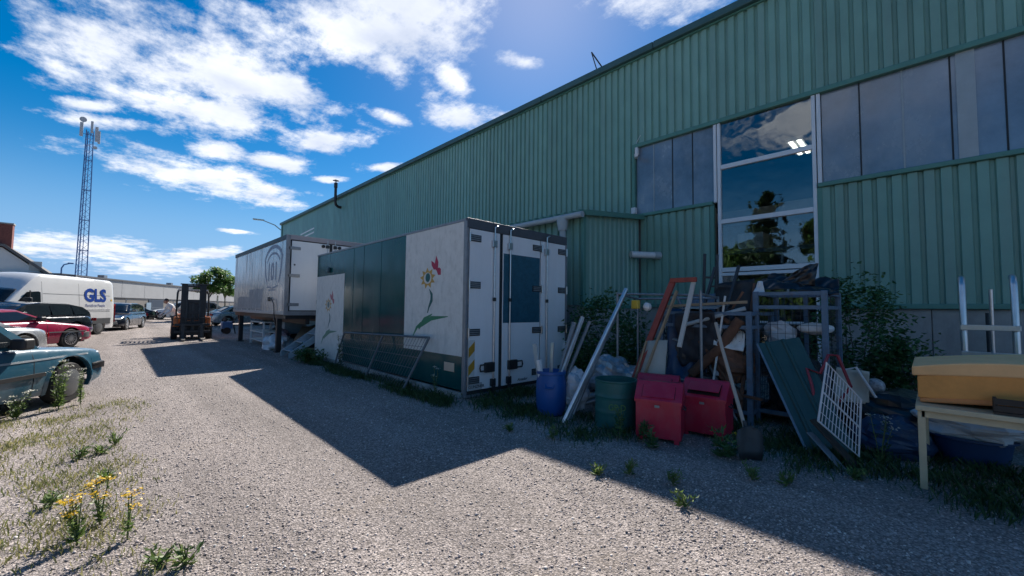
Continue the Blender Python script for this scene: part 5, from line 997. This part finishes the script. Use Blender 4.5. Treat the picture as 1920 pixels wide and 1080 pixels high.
crumple('white_bag', 'white plastic bag inside the tall stillage, left', 'bag', (6.2,1.38,1.12), (.12,.16,.14), mat('white_bag', (.6,.6,.62), .5), 3, .5, 16); crumple('white_canister', 'white canister lying in the tall stillage, right', 'canister', (6.18,1.0,1.2), (.1,.18,.07), white_pl, 4, .15, 16)
crumple('scrap_part', 'dark heap filling the bottom of the tall stillage', 'scrap', (6.5,1.25,.45), (.4,.3,.34), dksteel, 9, .4, 18, 'scrap in the stillage')
more = ['thin','twisted','flat','small','dented','slanting','broken','folded','narrow','loose','jagged','curved','stubby','greasy','crooked','bulky','frayed','scraped','oily','half-hidden','upright','tangled','chipped','faded','split','battered']
where = ['at the left edge of the scrap heap','in the left half of the scrap heap','in the middle of the scrap heap','in the right half of the scrap heap']
for i in range(26):
    yy = 1.72+.92*((i*.37)%1); zz = .35+.95*((i*.61)%1); xx = 5.70+.12*((i*.83)%1); wl_ = where[min(3, int((2.64-yy)/.235))]; mt = [rust, dksteel, galv, mat('oily_brown', (.09,.06,.045)), bluesteel, white_old, redchan][i%7]
    a = i*1.9; d_ = Vector((.10*math.cos(a*1.3), .27*math.cos(a), .26*math.sin(a)))
    if i % 3 == 0: barthing('scrap_bar', f'{more[i]} bar {wl_}', 'bar', Vector((xx,yy,zz))-d_, Vector((xx,yy,zz))+d_, .05, .03, mt, 'bits in the scrap')
    elif i % 3 == 1: sheet('scrap_sheet', f'{more[i]} metal piece {wl_}', 'sheet', [(xx,yy+.14,zz-.08),(xx-.03,yy-.13,zz-.12),(xx+.08,yy-.12,zz+.11),(xx+.1,yy+.12,zz+.14)], mt, .035, 3, .004, 8, 'bits in the scrap', i+60)
    else: tubething('scrap_hose', f'{more[i]} hose {wl_}', 'hose', [Vector((xx,yy,zz))+Vector((.03*math.sin(k*1.3),.16*math.cos(k*.8+i),.13*math.sin(k*.8+i)*(1+.1*k))) for k in range(8)], .014, blackpl, 8, 'bits in the scrap')
ld = thing('metal_ladder', 'dark metal ladder leaning in the scrap behind the red frame', 'ladder', (5.75,2.30,0)); OL = (5.75,2.30,0)
for y_ in (2.18,2.50): MB(OL).bar((5.58,y_,.05),(6.35,y_-.28,2.05),.04,.025).build('rail', dksteel, ld)
for k in range(7): MB(OL).bar((5.58+.10*k+.06,2.19-.04*k,.2+.26*k),(5.58+.10*k+.06,2.49-.04*k,.2+.26*k),.025).build('rung', dksteel, ld)
pl_ = ['grey pole slanting left across the scrap heap','rusty pole slanting right across the scrap heap','thin pale pole standing steep in the scrap heap','wooden slat lying across the top of the scrap heap','rusty angle iron poking up at the right of the scrap heap']
for i, (a, b, r, mt) in enumerate((((5.56,1.72,.05),(5.95,2.62,1.62),.016,galv),((5.57,2.55,.1),(5.9,1.72,1.66),.018,rust),((5.55,2.05,.02),(5.72,1.88,1.60),.012,white_old),((5.6,2.66,1.46),(5.72,1.62,1.52),.022,wood),((5.6,1.70,.1),(6.2,1.66,1.78),.02,rust))): barthing('scrap_pole', pl_[i], 'pole', a, b, r*2, r*1.6, mt, 'poles in the scrap')
sheet('dark_cloth', 'dark oily cloth hanging over the scrap heap', 'cloth', [(5.60,2.50,1.36),(5.62,1.98,1.40),(5.70,1.95,.80),(5.66,2.45,.62)], mat('oily_cloth', (.03,.032,.04), .7, 0, .4, 9), .06, 2.6, .004, 16, None, 77)
# dark green sheet leaning
gp = thing('green_sheet_panel', 'dark green ribbed metal sheet leaning against the stillage', 'panel', (5.1, .9, 0)); C4 = [Vector(p) for p in ((5.04,.92,.02),(5.16,.52,.02),(5.72,1.08,1.10),(5.66,1.50,1.0))]
q4 = lambda u, v: C4[0]*(1-u)*(1-v)+C4[1]*u*(1-v)+C4[2]*u*v+C4[3]*(1-u)*v; gn = (C4[1]-C4[0]).cross(C4[3]-C4[0]).normalized(); gn = gn if gn.x < 0 else -gn
m_ = MB((5.1,.9,0)); us = [0,.02,.16,.19,.24,.27,.55,.58,.63,.66,.9,.98,1]; hs_ = [.0,.02,.02,.035,.035,.02,.02,.035,.035,.02,.02,.02,0]
m_.add([q4(u,v)+gn*h for v in (0,1) for u, h in zip(us, hs_)], [(i,i+1,13+i+1,13+i) for i in range(12)]); m_.build('sheet', greenmetal, gp, False, solid=.002)
m_ = MB((5.1,.9,0)); m_.bar(q4(0,0)+gn*.012, q4(0,1)+gn*.012, .03, .012, gn); m_.build('edge_lip', galv, gp)
# white wire rack, red tube frame
wr = thing('white_wire_rack', 'white wire rack standing on edge beside the green sheet', 'rack', (4.79,.63,0)); D4 = [Vector(p) for p in ((4.70,.76,.40),(4.90,.50,.10),(4.98,.48,.60),(4.80,.70,.93))]
w4 = lambda u, v: D4[0]*(1-u)*(1-v)+D4[1]*u*(1-v)+D4[2]*u*v+D4[3]*(1-u)*v; OWr = (4.79,.63,0)
MB(OWr).tube([w4(0,0),w4(1,0),w4(1,1),w4(0,1),w4(0,0)], .010, 8).build('rim', whitewire, wr, True); MB(OWr).tube([w4(0,.5),w4(1,.5)], .008, 6).build('middle_wire', whitewire, wr)
for i in range(1, 12): MB(OWr).tube([w4(i/12,0),w4(i/12,1)], .0038, 5).build('wire', whitewire, wr)
for i in (1,2,4,5): MB(OWr).tube([w4(0,i/6),w4(1,i/6)], .003, 5).build('wire', whitewire, wr)
barthing('dark_plank', 'narrow dark plank lying under the wire rack', 'plank', (4.92,.84,.36), (4.80,.50,.02), .09, .02, wood_dk); barthing('grey_strip', 'grey metal strip propped under the dark plank', 'strip', (4.88,.86,.24), (4.68,.58,.01), .07, .01, galv)
tubething('red_tube_frame', 'bent red tube frame behind the wire rack', 'tube', [(5.35,.86,.2),(5.4,.92,.62),(5.5,.98,.78),(5.5,.86,.74),(5.6,.80,.94),(5.6,.72,.94),(5.62,.62,.62),(5.6,.72,.45)], .016, redtube)
ch = thing('broken_chair', 'cream shell chair lying on its side behind the wire rack', 'chair', (5.9,.6,.3)); sheet('seat_shell', '', '', [(5.85,.80,.42),(5.95,.50,.40),(6.05,.52,.74),(5.95,.78,.78)], mat('cream_plastic', (.5,.48,.40), .5), .05, 1, .01, 10, None, 6, ch)
MB((5.9,.6,.3)).tube([(5.9,.72,.75),(5.88,.60,.80),(5.85,.44,.50)], .013, 8).build('chair_leg', white_pl, ch, True); MB((5.9,.6,.3)).tube([(5.95,.78,.3),(5.95,.78,.55)], .013, 8).build('chair_leg', white_pl, ch, True)
crumple('dark_cover', 'dark blue-black cover heaped on the ground before the shrub', 'cover', (6.4,.35,.22), (.55,.45,.28), blackfilm, 12, .45, 22); crumple('dark_cover', 'second dark cover lying lower beside the table', 'cover', (5.75,.32,.12), (.35,.28,.2), mat('dark_blue_tarp', (.02,.05,.11)), 13, .4, 20)
crumple('patterned_ball', 'small black and white ball on the dark cover', 'ball', (6.3,.48,.56), (.09,.09,.09), mat('black_white_pattern', (.5,.5,.5), .3, 0, .9, 14), 2, .05, 16)
crumple('clear_bag', 'clear plastic bag between barrel and poles', 'bag', (4.55,3.42,.30), (.16,.16,.24), pbag, 17, .55, 20); crumple('plastic_heap', 'heap of crumpled foil under the leaning poles', 'foil', (5.1,3.15,.35), (.3,.45,.3), mat('foil', (.3,.32,.34), .3, .5, .5, 12), 18, .6, 24)
for i in range(4): tubething('scrap_tube', ['lowest grey tube lying under the leaning poles','second grey tube lying under the leaning poles','third grey tube lying under the leaning poles','top grey tube lying under the leaning poles'][i], 'tube', [(4.62+.05*i,3.3,.14+.08*i),(5.1+.05*i,2.75,.34+.09*i)], .03, [galv,pvc,dksteel,galv][i], 10, 'tubes under the poles')

# ------------------------------------------------------------------ table with foam
tb = thing('beige_table', 'beige steel table carrying yellow foam at the right edge', 'table', (4.70,.1,0)); OT = (4.70,.1,0)
MB(OT).box((4.66,-1.5,.625),(5.62,.115,.665)).build('tabletop', beige, tb, bevel=.005); MB(OT).box((4.70,-1.46,.57),(4.73,.08,.6245)).build('apron', beige, tb); MB(OT).box((4.74,.055,.57),(5.58,.085,.6245)).build('apron', beige, tb)
for x, y in ((4.70,.06),(5.56,.05),(4.70,-1.46),(5.56,-1.46)): MB(OT).box((x,y,0),(x+.045,y+.045,.6245)).build('leg', beige, tb, bevel=.003)
fo = thing('foam_block', 'long yellow foam block with orange underside lying on the table', 'foam', (4.75,.1,.67)); OFo = (4.75,.1,.67)
def foam(name, mt, z0, z1, x0, x1, x2, y1=.13):
    m_ = MB(OFo); n = 10; vs = []
    for i in range(n+1):
        y = y1-1.55*i/n; lift = .10*math.sin(min(1, i/n*1.5)*PI/2); fl_ = .035*math.sin(i*.9)
        vs += [(x1,y-(.10 if i == 0 and z0 < .8 else 0)*(0),z0+lift*.6),(x2,y,z0+lift*.6),(x2,y,z1+lift+.02),(x0,y,z1+lift+fl_*.3)]
    fs = [(i*4+k,i*4+(k+1)%4,i*4+4+(k+1)%4,i*4+4+k) for i in range(n) for k in range(4)]+[(0,1,2,3),tuple(n*4+k for k in (3,2,1,0))]
    m_.add(vs, fs); return m_.build(name, mt, fo, False, bevel=.012)
foam('underside', foam_o, .668, .70, 4.82, 4.82, 5.45, .09); foam('middle', mat('ochre_foam', (.74,.34,.10), .9, 0, .2, 6, .12, 120), .702, .885, 4.775, 4.82, 5.45, .10); foam('top_layer', foam_y, .888, .965, 4.745, 4.77, 5.5, .13)
cr = thing('wooden_crate', 'dark wooden crate on the table under the foam', 'crate', (4.66,-.5,.667)); OC = (4.66,-.5,.667)
MB(OC).box((4.672,-1.2,.667),(4.80,-.30,.685)).build('bottom_board', wood_dk, cr)
for z in (.69,.74): MB(OC).box((4.672,-1.2,z),(4.692,-.30,z+.042)).build('side_slat', wood_dk, cr)
MB(OC).box((4.692,-.318,.69),(4.80,-.30,.78)).build('end_board', wood_dk, cr)
# aluminium trolley behind the table
tl = thing('aluminium_trolley', 'aluminium trolley with two tall uprights behind the table', 'trolley', (7.0,-.4,0)); OTl = (7.0,-.4,0)
for y in (-.25,-.63): MB(OTl).tube([(6.95,y,.05),(6.98,y,1.0),(7.0,y,1.72),(7.05,y,1.80),(7.12,y,1.82)], .030, 10).build('upright', alu, tl, True)
for z in (1.25,.95,.35): MB(OTl).box((6.93,-.66,z-.03),(6.975,-.22,z+.03)).build('crossbar', alu, tl, bevel=.004)
MB(OTl).box((6.98,-.64,.91),(7.4,-.24,.94)).build('shelf', alu, tl); MB(OTl).box((6.5,-.70,.28),(7.0,-.20,.32)).build('load_plate', alu, tl)
for y in (-.28,-.60): MB(OTl).lathe([(.08,-.02),(.08,.02)], (7.08,y,.08), (0,1,0), 14).build('wheel', rubber, tl)
tubething('thin_pole', 'thin pale pole standing behind the trolley', 'pole', [(7.6,-.50,0),(7.55,-.50,1.70)], .018, alu)
tubething('dark_pole', 'dark pipe against the wall behind the trolley', 'pole', [(9.9,-.62,0),(9.95,-.62,1.42)], .03, dksteel)
crumple('white_plastic_heap', 'heap of white plastic sheeting under the table', 'plastic', (5.95,-.22,.34), (.24,.34,.15), mat('white_bag', (.6,.6,.62)), 33, .55, 24); tbx = thing('blue_tub', 'blue tub under the table holding the plastic sheeting', 'tub', (5.95,-.22,0))
MB().lathe([(.24,0),(.28,.22),(.31,.23),(.31,.25),(.27,.25),(.22,.03),(0,.03)], n=24, caps=False).build('shell', mat('dull_blue_tub', (.015,.05,.14), .5), tbx, True)

# ================================================================== JUNK BELOW THE SWAP BODY
cbn = thing('white_shelf_frame', 'white shelf frame lying below the swap body', 'shelf', (3.95,17.0,0)); O_ = (3.95,17.0,0)
for y in (16.2,18.0): MB(O_).box((3.75,y,0),(3.80,y+.05,.85)).build('upright', white_pl, cbn); MB(O_).box((4.4,y,0),(4.45,y+.05,.85)).build('upright', white_pl, cbn)
for z in (.15,.45,.8): MB(O_).box((3.75,16.25,z),(4.45,18.0,z+.04)).build('shelf_board', white_old, cbn)
o = MB((4.3,15.6,0)).box((4.2,15.4,.45),(4.9,16.2,.85)).build('drawer_cabinet', stl, None, bevel=.01); tag(o, 'grey-blue drawer unit stacked below the swap body', 'drawer'); o2 = MB((4.3,15.6,0)).box((4.25,15.45,0),(4.85,16.15,.445)).build('wooden_crate', wood_dk, None); tag(o2, 'dark crate under the grey-blue drawer unit', 'crate')
cbx = MB((4.4,13.7,.2)).add([(3.95,13.45,.28),(4.5,13.15,.30),(5.0,14.1,.62),(4.45,14.4,.60),(3.95,13.45,.42),(4.5,13.15,.44),(5.0,14.1,.76),(4.45,14.4,.74)], [(0,1,2,3),(4,5,6,7),(0,1,5,4),(1,2,6,5),(2,3,7,6),(3,0,4,7)]).build('cardboard_box', cardboard, None); tag(cbx, 'flat cardboard box tilted beside the steel steps', 'box')
crumple('plastic_sheet_heap', 'heap of clear plastic sheeting by the front leg of the swap body', 'plastic', (3.95,15.0,.15), (.4,.75,.26), pbag, 51, .6, 24); crumple('cloth_heap', 'colourful bundle on the plastic sheeting', 'bundle', (4.05,15.1,.42), (.2,.3,.2), mat('mottled_cloth', (.4,.3,.36), .6, 0, .8, 12), 52, .5, 18)
for i, (a, b) in enumerate((((4.5,15.8,.0),(5.0,13.6,.95)),((5.2,16.5,.1),(5.5,13.8,.9)),((4.1,14.2,.04),(4.6,13.2,.12)))): barthing('old_plank', ['plank leaning below the swap body, nearest the steps','long plank leaning deep below the swap body','plank lying on the ground beside the steps'][i], 'plank', a, b, .14, .03, [wood,wood_dk,wood][i])
crumple('dark_heap', 'dark heap of parts deep below the swap body', 'scrap', (5.2,14.9,.3), (.5,.8,.4), dksteel, 55, .5, 20); crumple('dark_heap', 'second dark heap below the rear of the swap body', 'scrap', (5.0,17.6,.3), (.5,.8,.4), blackpl, 56, .5, 20)
bw = thing('blue_cart', 'small blue engine cart with two handles right of the forklift', 'cart', (4.05,24.5,0)); O_ = (4.05,24.5,0)
MB(O_).box((3.85,24.3,.25),(4.3,24.7,.6)).build('engine', mat('cart_blue', (.03,.12,.3), .4), bw, bevel=.03); MB(O_).lathe([(.05,0),(.09,.05),(.05,.22)], (4.0,24.5,.6), n=12).build('tank', blackpl, bw)
for y in (24.3,24.7): MB(O_).tube([(4.2,y,.5),(4.5,y,.8),(4.62,y,.95)], .02, 6).build('handle', dksteel, bw); MB(O_).lathe([(.16,-.04),(.16,.04)], (4.05,y+(.06 if y > 24.5 else -.06),.16), (0,1,0), 14).build('wheel', rubber, bw)
MB(O_).tube([(4.45,24.5,0),(4.35,24.5,.45)], .025, 6).build('prop', dksteel, bw)

# ================================================================== PLANTS
def shrub(name, label, c, r3, nl, size, lm, cat='shrub', nst=16, group=None, clump=40):
    t = thing(name, label, cat, (c[0],c[1],0), 0, group); st = MB(); cl = []
    for i in range(nst):
        d = rng.normal(size=3); d /= np.linalg.norm(d); e = np.array([d[0]*r3[0]*.85, d[1]*r3[1]*.85, c[2]+d[2]*r3[2]*.85]); e[2] = max(e[2], .1)
        m_ = e*np.array([.45,.45,.55])+rng.normal(0,.04,3); st.tube([(rng.uniform(-.1,.1),rng.uniform(-.1,.1),0), tuple(m_), tuple(e)], .012, 5, r1=.004)
        for q_ in (.4,.6,.8,1,1.12): cl.append(m_+(e-m_)*q_ if q_ > .5 else e*.5)
    st.build('stems', mat('bark', (.13,.11,.09)), t)
    for _ in range(clump): d = rng.normal(size=3); d /= np.linalg.norm(d); cl.append(np.array([d[0]*r3[0],d[1]*r3[1],max(.08,c[2]+d[2]*r3[2])])*np.array([1,1,1])*1.0)
    cl = np.array(cl); P_ = cl[rng.integers(0,len(cl),nl)]+rng.normal(0,1,(nl,3))*np.array(r3)*.16; P_[:,2] = P_[:,2].clip(.03)
    V, Fc = leaves(P_, rng.uniform(.6,1.3,nl)*size, asp=.62); npobj('foliage', V, Fc, lm, t); return t
shrub('ivy_bush', 'dense dark leafy bush between container and leaning poles', (6.75,4.35,.8), (.55,.75,.80), 5200, .085, lm3, clump=70)
shrub('wall_shrub', 'dark shrub climbing the concrete wall beside the tall stillage', (8.5,.85,1.0), (.6,.55,.85), 4600, .075, lm3, clump=55)
shrub('wall_shrub', 'lower looser shrub against the concrete wall left of the table', (8.6,.25,.5), (.5,.35,.5), 1800, .075, lm3, clump=25)
shrub('corner_bush', 'low green bush at the far corner of the flower container', (3.6,10.95,.18), (.3,.5,.22), 1300, .07, leafmat('fresh_leaf', (.03,.09,.02), (.09,.17,.04)), clump=30)
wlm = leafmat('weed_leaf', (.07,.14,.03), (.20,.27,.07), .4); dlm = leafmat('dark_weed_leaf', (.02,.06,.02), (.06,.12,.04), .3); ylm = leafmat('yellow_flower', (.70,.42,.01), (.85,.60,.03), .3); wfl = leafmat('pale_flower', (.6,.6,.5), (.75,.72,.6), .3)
def weed(name, label, x, y, h, nst, spread, lm, flower=None, lsize=.05, nl=16, group=None, cat='plant', head=.05):
    t = thing(name, label, cat, (x,y,0), 0, group); st = MB(); LP, LS, FP = [], [], []
    for i in range(nst):
        a = rng.uniform(0,2*PI); dx, dy = spread*math.cos(a)*rng.uniform(.3,1), spread*math.sin(a)*rng.uniform(.3,1); hh = h*rng.uniform(.65,1.05); pts = [(0,0,0),(dx*.4,dy*.4,hh*.5),(dx,dy,hh)]; st.tube(pts, .0045, 5, r1=.0025)
        for k in range(nl):
            q_ = rng.uniform(.08,.97); p = np.array(pts[0])*(1-q_)**2+2*q_*(1-q_)*np.array(pts[1])+q_*q_*np.array(pts[2]); LP.append(p); LS.append(lsize*(1.2-.6*q_))
        if flower is not None:
            for k in range(22): FP.append(np.array(pts[2])+rng.normal(0,1,3)*np.array([head,head,head*.35]))
    st.build('stems', mat('green_stem', (.10,.14,.05), .7), t); V, Fc = leaves(np.array(LP), np.array(LS), tilt=rng.uniform(-.2,.9,len(LP)), asp=.32); npobj('leaves', V, Fc, lm, t)
    if flower is not None: V, Fc = leaves(np.array(FP), .016, tilt=rng.uniform(-.3,.6,len(FP)), asp=.9, fold=.1); tag(npobj('flower_heads', V, Fc, flower, t), kind='stuff')
    return t
weed('ragwort', 'yellow flowering ragwort in the gravel, the largest clump', -.09, 3.50, .27, 6, .08, wlm, ylm, .05, 22, 'yellow ragwort plants', head=.022)
weed('ragwort', 'slender yellow ragwort stem right of the large clump', .12, 3.38, .27, 3, .04, wlm, ylm, .045, 18, 'yellow ragwort plants', head=.025)
weed('ragwort', 'second yellow ragwort just behind the large clump', .00, 3.72, .28, 5, .07, wlm, ylm, .045, 18, 'yellow ragwort plants', head=.02)
weed('tall_weed', 'tall green weed in front of the blue car wheel', -.46, 8.05, .62, 8, .16, wlm, wfl, .07, 30, 'weeds by the blue car', head=.02)
weed('tall_weed', 'thin tall weed right of the blue car wheel', -.27, 8.3, .48, 4, .08, wlm, wfl, .06, 24, 'weeds by the blue car', head=.02)
weed('tall_weed', 'short weed left of the blue car wheel', -.78, 7.75, .34, 5, .14, wlm, wfl, .06, 22, 'weeds by the blue car', head=.02)
weed('tall_weed', 'weed at the left picture edge beside the blue car', -.98, 7.6, .36, 5, .12, wlm, wfl, .06, 22, 'weeds by the blue car', head=.02)
for i, (x, y, h) in enumerate(((4.02,2.42,.34),(4.10,2.18,.30),(3.98,2.02,.24))): weed('bin_weed', ['upright leafy weed in front of the green drum','upright leafy weed between drum and front red bin','upright leafy weed in front of the front red bin'][i], x, y, h, 2, .03, leafmat('mid_weed_leaf', (.05,.13,.04), (.11,.2,.07), .35), None, .085, 30, 'weeds by the bins')
weed('evening_primrose', 'leafy plant with a yellow bloom by the shovel', 4.28, 1.42, .26, 6, .16, leafmat('mid_weed_leaf', (.05,.13,.04), (.11,.2,.07)), None, .13, 12); weed('evening_primrose', 'pale yellow bloom beside the shovel blade', 4.36, 1.36, .27, 1, .02, leafmat('mid_weed_leaf', (.05,.13,.04), (.11,.2,.07)), ylm, .05, 6, head=.015)
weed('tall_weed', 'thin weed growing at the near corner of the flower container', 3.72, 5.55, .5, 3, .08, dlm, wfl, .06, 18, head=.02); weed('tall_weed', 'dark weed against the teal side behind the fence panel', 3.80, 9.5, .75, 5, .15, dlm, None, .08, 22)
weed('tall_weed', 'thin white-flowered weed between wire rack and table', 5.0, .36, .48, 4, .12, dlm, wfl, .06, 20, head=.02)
SM = [(-.02,5.48),(-.16,5.42),(.07,5.7),(.02,4.63),(-.25,4.28),(3.21,1.84),(3.01,2.02),(2.99,1.27),(.34,2.84),(.24,2.94),(3.96,.86),(3.87,1.08),(4.54,.47),(3.3,1.5),(3.45,2.9),(3.3,3.4)]
names_ = ['nearest','small','low','flat','tiny','tufted','spiky','bright','pale','ragged','short','dark','thin','bushy','broad','faint','narrow','leafy','rounded','scruffy','sparse']
for i, (x, y) in enumerate(SM): weed('gravel_weed', f'{names_[i]} green weed rosette growing in the gravel '+('on the sunny left side' if x < 1 else 'near the shadow edge'), x, y, .09+.03*(i%3), 6, .09, wlm, None, .07, 6, 'small weeds in the gravel')
# grass along the container foot, under the junk and in the sunny left verge (nobody could count it)
def grass(name, label, spots, lm, bh):
    Vs = []
    for (x0, y0, sx_, sy_, n) in spots:
        x, y = x0+rng.normal(0,sx_,n), y0+rng.normal(0,sy_,n); h = bh*rng.uniform(.4,1.3,n); a = rng.uniform(0,2*PI,n); l = rng.uniform(.1,.8,n)*h; w = rng.uniform(.002,.005,n)
        ca_, sa_ = np.cos(a), np.sin(a); z0 = 0*x
        Vs.append(np.stack([np.stack([x-sa_*w,y+ca_*w,z0],1), np.stack([x+sa_*w,y-ca_*w,z0],1), np.stack([x+ca_*l*.4+sa_*w*.6,y+sa_*l*.4-ca_*w*.6,h*.7],1), np.stack([x+ca_*l,y+sa_*l,h],1)],1))
    V = np.concatenate(Vs).reshape(-1,3); tag(npobj(name, V, np.arange(len(V)).reshape(-1,4), lm), label, 'grass', None, 'stuff')
sp1 = []
for i in range(44): t = rng.random(); sp1.append((3.75-.35*rng.random(), 5.0+6*t, .07, .16, 170))
for i in range(16): sp1.append((3.95+2.4*rng.random(), 4.75+.2*rng.normal(), .14, .12, 150))
for i in range(20): sp1.append((3.7+.7*rng.random(), 2.2+2.6*rng.random(), .12, .12, 110))
for i in range(46): y_ = -1.6+3.6*rng.random(); sp1.append((4.5+1.4*rng.random(), y_, .14, .12, 150))
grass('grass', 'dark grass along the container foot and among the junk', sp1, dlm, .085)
sp2 = []
for i in range(125): 
    d_ = 2.4+5.8*rng.random(); a_ = rng.uniform(-.17,.10)-.05*(d_ > 5); sp2.append((d_*math.sin(a_)-.1, d_*math.cos(a_), .10, .12, int(rng.uniform(15,120))))
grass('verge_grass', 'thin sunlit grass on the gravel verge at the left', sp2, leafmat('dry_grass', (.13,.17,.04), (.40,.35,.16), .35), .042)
